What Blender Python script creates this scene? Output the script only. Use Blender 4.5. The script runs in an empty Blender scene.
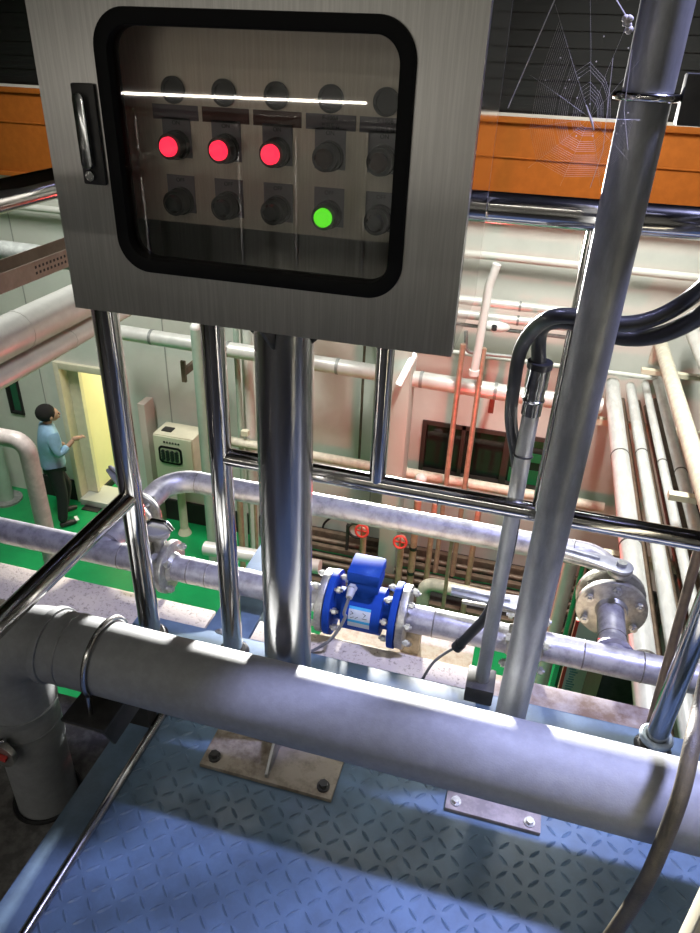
import bpy, bmesh, math, random
from mathutils import Vector, Matrix
random.seed(7)
PI = math.pi
scene = bpy.context.scene
COL = scene.collection

# ------------------------------------------------------------------ camera
F, CX, CY, H = 707.0, 350.0, 466.5, 1.4          # focal length in pixels of a 700x933 frame, camera height above the platform
_down = Vector((300 - CX, 1668 - CY, F)).normalized()
_y = Vector((575 - CX, 60 - CY, F)); _y -= _down * _y.dot(_down); _y.normalize()
_z = -_down
_x = _y.cross(_z) * 1.0
_x = Vector((_y[1]*_z[2]-_y[2]*_z[1], _y[2]*_z[0]-_y[0]*_z[2], _y[0]*_z[1]-_y[1]*_z[0]))
right = Vector((_x[0], _y[0], _z[0])); down = Vector((_x[1], _y[1], _z[1])); fwd = Vector((_x[2], _y[2], _z[2]))
cam_data = bpy.data.cameras.new('camera'); cam = bpy.data.objects.new('camera', cam_data); COL.objects.link(cam)
R = Matrix((right, -down, -fwd)).transposed().to_4x4()
cam.matrix_world = Matrix.Translation((0, 0, H)) @ R
cam_data.sensor_fit = 'VERTICAL'; cam_data.sensor_height = 24; cam_data.lens = 24 * F / 933
cam_data.clip_start = 0.02; cam_data.clip_end = 60
scene.camera = cam

def P(u, v, X=None, Y=None, Z=None):
    """point of the place seen at photo pixel (u, v), on the plane X=, Y= or Z="""
    d = right*((u-CX)/F) + down*((v-CY)/F) + fwd
    if X is not None: t = X/d.x
    elif Y is not None: t = Y/d.y
    else: t = (Z-H)/d.z
    return Vector((0, 0, H)) + d*t

# ------------------------------------------------------------------ world, lights, exposure
scene.view_settings.view_transform = 'Standard'; scene.view_settings.look = 'None'
scene.view_settings.gamma = 1.0; scene.view_settings.use_curve_mapping = False
scene.view_settings.exposure = 0.0
w = bpy.data.worlds.new('world'); scene.world = w; w.use_nodes = True
w.node_tree.nodes['Background'].inputs[0].default_value = (0.75, 0.8, 0.85, 1)
w.node_tree.nodes['Background'].inputs[1].default_value = 0.02

def area(name, loc, target, size, energy, color, size_y=None, spread=None):
    l = bpy.data.lights.new(name, 'AREA'); l.energy = energy; l.color = color
    l.shape = 'RECTANGLE'; l.size = size; l.size_y = size_y or size
    if spread: l.spread = spread
    o = bpy.data.objects.new(name, l); COL.objects.link(o); o.location = loc
    o.rotation_euler = (Vector(target)-Vector(loc)).to_track_quat('-Z', 'Y').to_euler()
    return o
LAMP_C = Vector((-1.0, 5.75, 0.24))
area('flood_light', LAMP_C + Vector((0, -0.08, -0.0)), (-0.45, 1, 0.30), 0.26, 150, (1, 0.97, 0.92), spread=0.75)
area('hall_light_a', (0.5, 4.2, 3.4), (0.6, 5.2, -3.8), 0.5, 172, (0.98, 1, 0.93), 1.8, spread=1.75)
area('hall_light_b', (-4.0, 4.0, 3.4), (-4.0, 4.9, -3.8), 0.5, 130, (0.98, 1, 0.93), 1.8, spread=1.75)
area('platform_light', (0.95, 1.28, 3.1), (-0.1, 0.75, 0.0), 0.14, 47, (0.52, 0.55, 1.0), 0.3, spread=1.5)
area('wall_tube_light', (-1.6, -2.9, 1.12), (-0.6, 1.0, 1.25), 2.6, 6.0, (1, 0.94, 0.84), 0.010)
area('added_back_light', (-0.8, -2.25, 3.3), (-0.8, -3.0, 1.5), 2.6, 60, (1, 0.95, 0.84), 0.2)  # unseen lamp added to brighten the back wall that the box front mirrors
area('room_light', (-4.4, 8.2, -1.3), (-4.5, 8.0, -3.8), 0.6, 62, (1, 0.95, 0.70))
pl = bpy.data.lights.new('red_beacon_light', 'POINT'); pl.energy = 60; pl.color = (1, 0.06, 0.06); pl.shadow_soft_size = 0.05
BEACON = P(455, 518, Y=4.9)
po = bpy.data.objects.new('red_beacon_light', pl); COL.objects.link(po); po.location = BEACON

# ------------------------------------------------------------------ materials
MATS = {}
def mat(name, color, rough=0.5, metal=0.0, noise=0.0, scale=20, color2=None, streak=None, bump=0.0, bscale=None,
        emit=None, estr=0.0, aniso=0.0, rvar=0.0, spec=None, lo=0.42, hi=0.62, coat=0):
    if name in MATS: return MATS[name]
    m = bpy.data.materials.new(name); m.use_nodes = True; nt = m.node_tree; N = nt.nodes; L = nt.links
    b = N['Principled BSDF']; b.inputs['Roughness'].default_value = rough; b.inputs['Metallic'].default_value = metal
    b.inputs['Base Color'].default_value = (*color, 1)
    if spec is not None: b.inputs['Specular IOR Level'].default_value = spec
    if coat: b.inputs['Coat Weight'].default_value = coat
    if emit: b.inputs['Emission Color'].default_value = (*emit, 1); b.inputs['Emission Strength'].default_value = estr
    if noise or color2 or bump or rvar:
        tc = N.new('ShaderNodeTexCoord'); mp = N.new('ShaderNodeMapping'); L.new(tc.outputs['Object'], mp.inputs[0])
        if streak: mp.inputs['Scale'].default_value = streak
        nz = N.new('ShaderNodeTexNoise'); nz.inputs['Scale'].default_value = scale; nz.inputs['Detail'].default_value = 8
        nz.inputs['Roughness'].default_value = 0.65
        L.new(mp.outputs[0], nz.inputs['Vector'])
        if color2 is None: color2 = tuple(c*(1-noise) for c in color)
        cr = N.new('ShaderNodeValToRGB'); cr.color_ramp.elements[0].position = lo; cr.color_ramp.elements[1].position = hi
        cr.color_ramp.elements[0].color = (*color2, 1); cr.color_ramp.elements[1].color = (*color, 1)
        L.new(nz.outputs['Fac'], cr.inputs[0]); L.new(cr.outputs[0], b.inputs['Base Color'])
        if rvar:
            mr = N.new('ShaderNodeMapRange'); mr.inputs['To Min'].default_value = rough-rvar; mr.inputs['To Max'].default_value = rough+rvar
            L.new(nz.outputs['Fac'], mr.inputs['Value']); L.new(mr.outputs[0], b.inputs['Roughness'])
        if bump:
            bp = N.new('ShaderNodeBump'); bp.inputs['Strength'].default_value = bump; bp.inputs['Distance'].default_value = 0.004
            n2 = nz
            if bscale:
                n2 = N.new('ShaderNodeTexNoise'); n2.inputs['Scale'].default_value = bscale; n2.inputs['Detail'].default_value = 4
                L.new(mp.outputs[0], n2.inputs['Vector'])
            L.new(n2.outputs['Fac'], bp.inputs['Height']); L.new(bp.outputs[0], b.inputs['Normal'])
    if aniso:
        b.inputs['Anisotropic'].default_value = aniso
        tg = N.new('ShaderNodeTangent'); tg.direction_type = 'RADIAL'; tg.axis = 'Z'; L.new(tg.outputs[0], b.inputs['Tangent'])
    MATS[name] = m; return m

def glass(name, tint=(0.8, 0.82, 0.82), rough=0.02, refl=1.0):
    if name in MATS: return MATS[name]
    m = bpy.data.materials.new(name); m.use_nodes = True; nt = m.node_tree; N = nt.nodes; L = nt.links
    N.remove(N['Principled BSDF'])
    tr = N.new('ShaderNodeBsdfTransparent'); tr.inputs[0].default_value = (*tint, 1)
    gl = N.new('ShaderNodeBsdfGlossy'); gl.inputs['Roughness'].default_value = rough; gl.inputs[0].default_value = (refl, refl, refl, 1)
    fr = N.new('ShaderNodeFresnel'); fr.inputs[0].default_value = 1.5
    mx = N.new('ShaderNodeMixShader'); L.new(fr.outputs[0], mx.inputs[0]); L.new(tr.outputs[0], mx.inputs[1]); L.new(gl.outputs[0], mx.inputs[2])
    L.new(mx.outputs[0], N['Material Output'].inputs[0]); MATS[name] = m; return m

polished = mat('polished_stainless', (0.50, 0.49, 0.475), 0.13, 1.0, noise=0.12, scale=6, streak=(3, 3, 0.6), rvar=0.05)
tube_satin = mat('satin_stainless', (0.42, 0.415, 0.41), 0.24, 1.0, noise=0.18, scale=8, streak=(6, 6, 0.5), rvar=0.06)
brushed = mat('brushed_stainless', (0.60, 0.585, 0.56), 0.34, 1.0, noise=0.16, scale=9, streak=(30, 30, 0.8), rvar=0.06, aniso=0.55)
brushed_in = mat('brushed_plate', (0.78, 0.70, 0.59), 0.36, 0.35, noise=0.12, scale=12, streak=(30, 30, 0.8), aniso=0.5)
mirror_side = mat('mirror_stainless', (0.52, 0.51, 0.49), 0.09, 1.0, noise=0.05, scale=4)
silver_paint = mat('silver_paint', (0.27, 0.28, 0.29), 0.58, 0.0, noise=0.13, scale=40, bump=0.08, bscale=300)
galv = mat('galvanised_steel', (0.34, 0.345, 0.35), 0.46, 0.7, noise=0.28, scale=28, streak=(1, 1, 0.35), bump=0.05)
pipe_steel = mat('weathered_pipe_steel', (0.41, 0.40, 0.43), 0.44, 0.55, noise=0.42, scale=26, lo=0.36, hi=0.56, bump=0.06)
weld = mat('weld_stain', (0.24, 0.22, 0.21), 0.5, 0.7, noise=0.4, scale=60)
flange_steel = mat('cast_flange_steel', (0.47, 0.46, 0.42), 0.42, 0.8, noise=0.3, scale=50)
bolt_steel = mat('bolt_steel', (0.55, 0.55, 0.53), 0.35, 0.9, noise=0.3, scale=80)
blue_floor = mat('blue_floor_paint', (0.115, 0.185, 0.27), 0.33, 0.0, noise=0.30, scale=9, color2=(0.09, 0.14, 0.20), bump=0.05, bscale=150)
blue_steel = mat('blue_grey_steel_paint', (0.11, 0.17, 0.24), 0.45, 0.0, noise=0.25, scale=12, bump=0.04)
rust_plate = mat('stained_base_plate', (0.30, 0.26, 0.21), 0.65, 0.2, scale=22, color2=(0.10, 0.07, 0.045), lo=0.30, hi=0.56, bump=0.15)
clean_plate = mat('primer_base_plate', (0.30, 0.26, 0.235), 0.6, 0.2, noise=0.35, scale=30, bump=0.05)
concrete = mat('grey_slab_paint', (0.46, 0.40, 0.31), 0.8, 0, scale=110, color2=(0.20, 0.17, 0.13), lo=0.34, hi=0.46, bump=0.25)
rusty_slab = mat('rusty_slab_paint', (0.42, 0.36, 0.30), 0.8, 0, scale=14, color2=(0.20, 0.13, 0.08), lo=0.36, hi=0.60, bump=0.25)
dark_floor = mat('dark_floor_paint', (0.15, 0.145, 0.14), 0.75, 0, scale=30, color2=(0.075, 0.072, 0.07), bump=0.2)
green_floor = mat('green_epoxy', (0.01, 0.30, 0.09), 0.30, 0, noise=0.15, scale=3)
wall_white = mat('wall_panel_white', (0.66, 0.66, 0.61), 0.5, 0, noise=0.08, scale=2)
wall_cream = mat('room_wall_cream', (0.80, 0.74, 0.50), 0.6, 0, noise=0.04, scale=3)
cream_paint = mat('cream_paint', (0.68, 0.63, 0.48), 0.45, 0, noise=0.08, scale=10)
orange = mat('orange_beam_paint', (0.38, 0.105, 0.014), 0.75, 0, spec=0.15, noise=0.14, scale=12)
black_rub = mat('black_rubber', (0.012, 0.012, 0.013), 0.38, 0)
black_plastic = mat('black_plastic', (0.014, 0.014, 0.015), 0.35, 0)
gasket_rub = mat('gasket_rubber', (0.006, 0.006, 0.006), 0.6, 0, spec=0.15)
black_base = mat('black_skirting', (0.012, 0.012, 0.012), 0.6, 0)
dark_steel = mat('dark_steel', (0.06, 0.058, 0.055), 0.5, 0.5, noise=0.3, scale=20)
brown_steel = mat('brown_steel', (0.17, 0.12, 0.085), 0.5, 0.3, noise=0.35, scale=14)
dark_roof = mat('dark_siding', (0.004, 0.0039, 0.0036), 0.6, 0, noise=0.3, scale=5)
white_jacket = mat('white_pipe_jacket', (0.72, 0.71, 0.68), 0.35, 0.25, noise=0.12, scale=7)
alu_jacket = mat('aluminium_jacket', (0.80, 0.80, 0.79), 0.36, 0.45, noise=0.2, scale=16, streak=(1, 0.3, 1), bump=0.08)
cream_pipe = mat('cream_pipe_paint', (0.66, 0.62, 0.50), 0.5, 0, noise=0.22, scale=18)
copper = mat('brown_pipe_paint', (0.50, 0.33, 0.24), 0.42, 0.3, noise=0.25, scale=20)
green_pipe = mat('green_pipe_paint', (0.16, 0.30, 0.21), 0.45, 0.1, noise=0.3, scale=14)
pale_green = mat('pale_green_paint', (0.36, 0.46, 0.38), 0.5, 0, noise=0.1, scale=8)
grey_pipe = mat('grey_pipe_lagging', (0.33, 0.34, 0.33), 0.5, 0.3, noise=0.3, scale=16)
meter_blue = mat('flow_meter_blue', (0.008, 0.045, 0.27), 0.7, 0, spec=0.1, noise=0.08, scale=14)
red_paint = mat('red_paint', (0.55, 0.05, 0.04), 0.45, 0)
white_paint = mat('white_paint', (0.74, 0.74, 0.72), 0.5, 0)
grey_cable = mat('grey_cable', (0.15, 0.15, 0.15), 0.5, 0)
plate_grey = mat('nameplate_grey', (0.21, 0.20, 0.23), 0.45, 0)
ink = mat('black_ink', (0.01, 0.01, 0.01), 0.6, 0)
dark_pane = mat('dark_window_pane', (0.02, 0.02, 0.018), 0.08, 0)
web_mat = mat('spider_silk', (0.50, 0.46, 0.44), 0.4, 0, )
skin = mat('skin', (0.50, 0.30, 0.21), 0.55, 0)
hair_m = mat('black_hair', (0.010, 0.009, 0.009), 0.9, 0)
shirt = mat('light_blue_shirt', (0.30, 0.50, 0.72), 0.8, 0, noise=0.12, scale=14)
trouser = mat('black_trousers', (0.012, 0.012, 0.016), 0.8, 0)
shoe_m = mat('black_shoe', (0.02, 0.02, 0.02), 0.5, 0)
pane_clear = glass('acrylic_pane', (0.84, 0.84, 0.83))

def checker_hose():
    m = mat('braided_hose', (0.13, 0.11, 0.07), 0.55, 0, scale=9, color2=(0.05, 0.043, 0.03), lo=0.4, hi=0.65)
    nt = m.node_tree; N = nt.nodes; L = nt.links; b = N['Principled BSDF']
    tc = N.new('ShaderNodeTexCoord'); v = N.new('ShaderNodeTexVoronoi'); v.inputs['Scale'].default_value = 330
    L.new(tc.outputs['Object'], v.inputs['Vector'])
    bp = N.new('ShaderNodeBump'); bp.inputs['Strength'].default_value = 0.45; bp.inputs['Distance'].default_value = 0.001
    L.new(v.outputs['Distance'], bp.inputs['Height']); L.new(bp.outputs[0], b.inputs['Normal']); return m
braid = checker_hose()

# ------------------------------------------------------------------ mesh builder
def perp(a):
    a = a.normalized(); t = Vector((0, 0, 1)) if abs(a.z) < 0.9 else Vector((1, 0, 0))
    u = a.cross(t).normalized(); return u, a.cross(u).normalized()

class MB:
    def __init__(s): s.v = []; s.f = []
    def add(s, vs, fs):
        n = len(s.v); s.v += [Vector(p) for p in vs]; s.f += [[i+n for i in f] for f in fs]; return s
    def box(s, x0, x1, y0, y1, z0, z1, M=None):
        vs = [Vector((x, y, z)) for x in (x0, x1) for y in (y0, y1) for z in (z0, z1)]
        if M is not None: vs = [M @ p for p in vs]
        return s.add(vs, [(0, 1, 3, 2), (4, 6, 7, 5), (0, 4, 5, 1), (2, 3, 7, 6), (0, 2, 6, 4), (1, 5, 7, 3)])
    def bar(s, a, b, wd, ht, up=(0, 0, 1)):
        a = Vector(a); b = Vector(b); d = (b-a).normalized(); u = d.cross(Vector(up)).normalized(); n = u.cross(d)
        vs = [p + u*(i*wd/2) + n*(j*ht/2) for p in (a, b) for i in (-1, 1) for j in (-1, 1)]
        return s.add(vs, [(0, 1, 3, 2), (4, 6, 7, 5), (0, 4, 5, 1), (2, 3, 7, 6), (0, 2, 6, 4), (1, 5, 7, 3)])
    def sweep(s, pts, radii, seg=20, caps=True):
        pts = [Vector(p) for p in pts]; n = len(pts)
        if not hasattr(radii, '__len__'): radii = [radii]*n
        tan = []
        for i in range(n):
            t = Vector((0, 0, 0))
            if i > 0: t += (pts[i]-pts[i-1]).normalized()
            if i < n-1: t += (pts[i+1]-pts[i]).normalized()
            tan.append(t.normalized())
        u, _ = perp(tan[0]); vs = []
        for i in range(n):
            u = (u - tan[i]*u.dot(tan[i])).normalized(); vv = tan[i].cross(u)
            for k in range(seg):
                a = 2*PI*k/seg; vs.append(pts[i] + (u*math.cos(a)+vv*math.sin(a))*radii[i])
        fs = [(i*seg+k, i*seg+(k+1) % seg, (i+1)*seg+(k+1) % seg, (i+1)*seg+k) for i in range(n-1) for k in range(seg)]
        if caps: fs.append(tuple(reversed(range(seg)))); fs.append(tuple((n-1)*seg+k for k in range(seg)))
        return s.add(vs, fs)
    def tube(s, pts, r, bend=0.0, seg=20, steps=7, caps=True):
        return s.sweep(fillet(pts, bend, steps), r, seg, caps)
    def cyl(s, a, b, r, r2=None, seg=24):
        return s.sweep([a, b], [r, r if r2 is None else r2], seg)
    def ring(s, a, b, ro, ri, seg=36):
        a = Vector(a); b = Vector(b); u, v = perp(b-a); vs = []
        for p, r in ((a, ro), (b, ro), (b, ri), (a, ri)):
            for k in range(seg):
                t = 2*PI*k/seg; vs.append(p+(u*math.cos(t)+v*math.sin(t))*r)
        fs = [(j*seg+k, j*seg+(k+1) % seg, ((j+1) % 4)*seg+(k+1) % seg, ((j+1) % 4)*seg+k) for j in range(4) for k in range(seg)]
        return s.add(vs, fs)
    def torus(s, c, axis, Rr, r, seg=36, seg2=10, a0=0, a1=2*PI, u=None):
        c = Vector(c); axis = Vector(axis).normalized()
        uu, vv = perp(axis)
        if u is not None: uu = Vector(u).normalized(); vv = axis.cross(uu)
        full = abs(a1-a0-2*PI) < 1e-4
        n = seg
        pts = [c+(uu*math.cos(a0+(a1-a0)*k/n)+vv*math.sin(a0+(a1-a0)*k/n))*Rr for k in range(n+(0 if full else 1))]
        if not full: return s.sweep(pts, r, seg2)
        vs = []
        for p in pts:
            d = (p-c).normalized()
            for k in range(seg2):
                t = 2*PI*k/seg2; vs.append(p+(d*math.cos(t)+axis*math.sin(t))*r)
        fs = [(i*seg2+k, i*seg2+(k+1) % seg2, ((i+1) % n)*seg2+(k+1) % seg2, ((i+1) % n)*seg2+k) for i in range(n) for k in range(seg2)]
        return s.add(vs, fs)
    def ball(s, c, rx, ry=None, rz=None, seg=16, rows=10):
        ry = ry or rx; rz = rz or rx; c = Vector(c)
        vs = [c+Vector((0, 0, rz))]
        for i in range(1, rows):
            t = PI*i/rows
            for k in range(seg):
                a = 2*PI*k/seg; vs.append(c+Vector((rx*math.sin(t)*math.cos(a), ry*math.sin(t)*math.sin(a), rz*math.cos(t))))
        vs.append(c-Vector((0, 0, rz))); e = len(vs)-1
        fs = [(0, 1+k, 1+(k+1) % seg) for k in range(seg)]
        for i in range(rows-2):
            for k in range(seg):
                a = 1+i*seg+k; b = 1+i*seg+(k+1) % seg; fs.append((a, a+seg, b+seg, b))
        o = 1+(rows-2)*seg
        fs += [(e, o+(k+1) % seg, o+k) for k in range(seg)]
        return s.add(vs, fs)
    def prism(s, poly, d):
        n = len(poly); d = Vector(d); poly = [Vector(p) for p in poly]
        return s.add(poly+[p+d for p in poly], [tuple(range(n)), tuple(reversed(range(n, 2*n)))] + [(i, i+n, (i+1) % n+n, (i+1) % n) for i in range(n)])
    def loopframe(s, outer, inner, d):
        """ring solid between two loops with the same count, thickness d"""
        n = len(outer); d = Vector(d)
        L4 = [[Vector(p) for p in outer], [Vector(p) for p in inner]]
        vs = L4[0]+L4[1]+[p+d for p in L4[1]]+[p+d for p in L4[0]]
        fs = [(j*n+k, j*n+(k+1) % n, ((j+1) % 4)*n+(k+1) % n, ((j+1) % 4)*n+k) for j in range(4) for k in range(n)]
        return s.add(vs, fs)
    def build(s, name, m, parent=None, bevel=0.0, smooth=35, origin=None):
        me = bpy.data.meshes.new(name)
        org = Vector(origin) if origin is not None else (world_loc(parent) if parent else Vector((0, 0, 0)))
        me.from_pydata([tuple(p-org) for p in s.v], [], [tuple(f) for f in s.f])
        bm = bmesh.new(); bm.from_mesh(me); bmesh.ops.recalc_face_normals(bm, faces=bm.faces)
        if bevel:
            ed = [e for e in bm.edges if len(e.link_faces) == 2 and e.calc_face_angle(0) > math.radians(40)]
            bmesh.ops.bevel(bm, geom=ed, offset=bevel, segments=2, profile=0.6, affect='EDGES', clamp_overlap=True)
        bm.to_mesh(me); bm.free()
        me.polygons.foreach_set('use_smooth', [True]*len(me.polygons)); me.set_sharp_from_angle(angle=math.radians(min(smooth, 24) if bevel else smooth))
        me.materials.append(m)
        o = bpy.data.objects.new(name, me); COL.objects.link(o)
        if parent: o.parent = parent; o.location = org - world_loc(parent)
        else: o.location = org
        return o

def world_loc(o):
    v = Vector((0, 0, 0))
    while o: v += o.location; o = o.parent
    return v

def fillet(pts, bend, steps=7):
    pts = [Vector(p) for p in pts]
    if not bend or len(pts) < 3: return pts
    out = [pts[0]]
    for i in range(1, len(pts)-1):
        a, b, c = pts[i-1], pts[i], pts[i+1]
        d1 = (a-b).normalized(); d2 = (c-b).normalized(); ang = d1.angle(d2)
        if ang > PI-0.02: out.append(b); continue
        tl = min(bend/math.tan(ang/2), (a-b).length*0.49, (c-b).length*0.49); r = tl*math.tan(ang/2)
        p1 = b+d1*tl; p2 = b+d2*tl; cen = b+(d1+d2).normalized()*(r/math.sin(ang/2))
        v1 = p1-cen; v2 = p2-cen; tot = v1.angle(v2); ax = v1.cross(v2).normalized()
        for k in range(steps+1): out.append(cen+Matrix.Rotation(tot*k/steps, 3, ax) @ v1)
    out.append(pts[-1]); return out

def smoothpath(pts, n=8):
    """Catmull-Rom through the points"""
    pts = [Vector(p) for p in pts]; q = [pts[0]*2-pts[1]]+pts+[pts[-1]*2-pts[-2]]; out = []
    for i in range(1, len(q)-2):
        for k in range(n):
            t = k/n; a, b, c, d = q[i-1], q[i], q[i+1], q[i+2]
            out.append(0.5*((2*b)+(c-a)*t+(2*a-5*b+4*c-d)*t*t+(3*b-a-3*c+d)*t**3))
    out.append(pts[-1]); return out

def thing(name, label, cat, loc=(0, 0, 0), group=None):
    o = bpy.data.objects.new(name, None); COL.objects.link(o); o.location = loc; o.empty_display_size = 0.05
    o['label'] = label; o['category'] = cat
    if group: o['group'] = group
    return o
def tag(o, label, cat, group=None, kind=None):
    o['label'] = label; o['category'] = cat
    if group: o['group'] = group
    if kind: o['kind'] = kind
    return o
def struct(o): o['kind'] = 'structure'; return o

def hexbolt(mb, c, axis, r=0.010, h=0.008, shank=0.0, sr=0.005):
    c = Vector(c); axis = Vector(axis).normalized()
    mb.cyl(c, c+axis*h, r, seg=6)
    mb.cyl(c+axis*h, c+axis*(h+shank+0.002), sr, seg=10)
    return mb

# ------------------------------------------------------------------ setting: lower hall
FZ = -3.88; WY = 6.7
struct(MB().box(-9, 3.2, -3, 10, FZ-0.1, FZ).build('floor', green_floor))
far = MB()
DX0, DX1, DZ = -5.32, -4.60, -1.97
W1 = (-6.16, -5.96, -2.72, -1.9); W2 = (-0.92, 0.75, -2.58, -1.935)
far.box(-9, W1[0], WY, WY+0.12, FZ, 1.0)
far.box(W1[0], W1[1], WY, WY+0.12, FZ, W1[2]); far.box(W1[0], W1[1], WY, WY+0.12, W1[3], 1.0)
far.box(W1[1], DX0, WY, WY+0.12, FZ, 1.0); far.box(DX0, DX1, WY, WY+0.12, DZ, 1.0)
far.box(DX1, W2[0], WY, WY+0.12, FZ, 1.0)
far.box(W2[0], W2[1], WY, WY+0.12, FZ, W2[2]); far.box(W2[0], W2[1], WY, WY+0.12, W2[3], 1.0)
far.box(W2[1], 3.2, WY, WY+0.12, FZ, 1.0)
struct(far.build('wall_far', wall_white))
sd = MB()                                            # dark ribbed siding over the orange beam
sd.box(-9, 3.2, WY, WY+0.12, 1.0, 4.2)
z = 1.02
while z < 4.1: sd.box(-9, 3.2, WY-0.008, WY, z, z+0.05); z += 0.115
struct(sd.build('wall_upper', dark_roof))
struct(MB().box(-9.1, -9, -3, 10, FZ, 4.2).build('wall_left', wall_white))
struct(MB().box(3.2, 3.3, -3, 10, FZ, 4.2).build('wall_right', wall_white))
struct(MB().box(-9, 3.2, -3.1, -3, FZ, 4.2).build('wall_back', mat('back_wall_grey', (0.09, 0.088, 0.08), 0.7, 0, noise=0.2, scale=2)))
struct(MB().box(-9.1, 3.3, -3.1, 10, 4.2, 4.3).build('ceiling', dark_roof))
bb = MB(); bb.box(-5.9, DX0-0.06, WY-0.03, WY, FZ, FZ+0.3); bb.box(DX1+0.06, 3.2, WY-0.03, WY, FZ, FZ+0.3)
struct(bb.build('baseboard_far', black_base))
# panel joints in the far wall
tr = MB()
for x in (-5.62, -3.9, -1.45, 0.6): tr.box(x, x+0.012, WY-0.006, WY, FZ, 0.1)
struct(tr.build('trim_1', mat('joint_grey', (0.33, 0.33, 0.31), 0.6)))
# little room behind the door
struct(MB().box(-5.3, -5.2, WY+0.12, 9.4, FZ, -1.2).build('wall_room_left', wall_cream))
struct(MB().box(-3.6, -3.5, WY+0.12, 9.4, FZ, -1.2).build('wall_room_right', wall_cream))
struct(MB().box(-5.3, -3.5, 9.4, 9.5, FZ, -1.2).build('wall_room_back', wall_cream))
struct(MB().box(-5.3, -3.5, WY+0.12, 9.5, -1.2, -1.1).build('ceiling_room', wall_cream))
struct(MB().box(-5.2, -5.17, WY+0.3, 9.4, FZ, FZ+0.09).build('baseboard_room', black_base))
d1 = MB()
d1.box(DX0-0.06, DX0+0.012, WY-0.05, WY+0.14, FZ, DZ+0.07); d1.box(DX1-0.012, DX1+0.06, WY-0.05, WY+0.14, FZ, DZ+0.07)
d1.box(DX0+0.012, DX1-0.012, WY-0.05, WY+0.14, DZ-0.012, DZ+0.07)
dr = struct(d1.build('door_1', cream_paint, bevel=0.006))
MB().box(DX0+0.012, DX1-0.012, WY-0.10, WY+0.3, FZ, FZ+0.09).build('threshold', mat('threshold_grey', (0.45, 0.46, 0.43), 0.6), dr, bevel=0.006)
MB().box(DX0+0.012, DX0+0.16, WY+0.10, WY+0.16, FZ+0.1, DZ).build('jamb_panel', cream_paint, dr)
def window(name, W, fr=0.045):
    m = MB()
    m.box(W[0], W[0]+fr, WY-0.02, WY+0.1, W[2], W[3]); m.box(W[1]-fr, W[1], WY-0.02, WY+0.1, W[2], W[3])
    m.box(W[0]+fr, W[1]-fr, WY-0.02, WY+0.1, W[2], W[2]+fr); m.box(W[0]+fr, W[1]-fr, WY-0.02, WY+0.1, W[3]-fr, W[3])
    return m
wn = struct(window('window_1', W1, 0.03).build('window_1', black_base))
MB().box(W1[0]+0.03, W1[1]-0.03, WY+0.03, WY+0.04, W1[2]+0.03, W1[3]-0.03).build('window_pane', mat('green_pane', (0.03, 0.13, 0.07), 0.1), wn)
m = window('window_2', W2); xm = -0.05
m.box(xm, xm+0.07, WY-0.02, WY+0.1, W2[2], W2[3])
m.box(-0.50, -0.46, WY-0.02, WY+0.1, W2[2], W2[3])
wn = struct(m.build('window_2', mat('dark_brown_frame', (0.05, 0.035, 0.03), 0.5)))
MB().box(W2[0]+0.04, W2[1]-0.04, WY+0.05, WY+0.06, W2[2]+0.04, W2[3]-0.04).build('window_pane', dark_pane, wn)
g = MB()
for z0, z1 in ((-2.53, -2.36), (-2.26, -2.16), (-2.08, -1.98)): g.box(0.04, 0.70, WY+0.035, WY+0.045, z0, z1)
g.build('green_floor_bands', mat('green_band_paint', (0.015, 0.20, 0.07), 0.5), wn)  # green floor showing in the pane, put in as painted bands

# orange beam across the hall
bm_ = MB(); BY = 6.655
bm_.box(-9, 3.2, BY, BY+0.04, 0.20, 0.93)
bm_.box(-9, 3.2, BY-0.025, BY+0.04, 0.155, 0.20); bm_.box(-9, 3.2, BY-0.025, BY+0.04, 0.93, 0.975); bm_.box(-9, 3.2, BY-0.012, BY, 0.66, 0.672)
tag(bm_.build('steel_beam', orange, bevel=0.004), 'long orange painted steel beam running high along the far wall', 'beam')

# ------------------------------------------------------------------ setting: platform
pf = MB().box(-0.70, 1.6, 0.10, 1.13, -0.02, 0.0)
hw, hl, hh = 0.0043, 0.0160, 0.0025
iy = 0; y = 0.12
while y < 1.12:
    ix = 0; x = -0.68
    while x < 1.25:
        if (ix+iy) % 2 == 0: a = PI/4
        else: a = -PI/4
        c, s_ = math.cos(a), math.sin(a)
        pr = [(-hl, 0, 0), (-hl*0.45, hw, 0), (hl*0.45, hw, 0), (hl, 0, 0), (hl*0.45, -hw, 0), (-hl*0.45, -hw, 0),
              (-hl*0.62, 0, hh), (hl*0.62, 0, hh)]
        if y < 1.11 and not (-0.56 < x < -0.235 and y > 0.9) and not (-0.015 < x < 0.205 and y > 0.955):
            pf.add([(x+c*px-s_*py, y+s_*px+c*py, pz-0.0002) for px, py, pz in pr],
                   [(0, 1, 6), (1, 2, 7, 6), (2, 3, 7), (3, 4, 7), (4, 5, 6, 7), (5, 0, 6)])
        x += 0.031; ix += 1
    y += 0.031; iy += 1
struct(pf.build('floor_platform', blue_floor, smooth=50))
struct(MB().box(-0.70, 1.6, -1.6, 0.10, -0.02, -0.001).build('floor_dark_added', dark_steel))  # unseen floor, added dark to stand for the viewer's shade mirrored in posts
ed = MB().box(-0.78, -0.70, -1.6, 1.27, -0.09, 0.0); ed.box(-0.78, -0.76, -1.6, 1.27, -0.28, -0.09)
struct(ed.build('trim_2', blue_steel, bevel=0.003))
tc_ = MB().box(-0.90, 1.6, 1.13, 1.275, -0.10, 0.05)
struct(tc_.build('trim_3', blue_steel, bevel=0.004))
struct(MB().box(-3.0, -0.782, -1.6, 1.205, -0.40, -0.28).build('floor_left', dark_floor))
struct(MB().box(-5, -0.76, 1.30, 1.445, -0.30, -0.05).build('slab_left', concrete, bevel=0.004))
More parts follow.
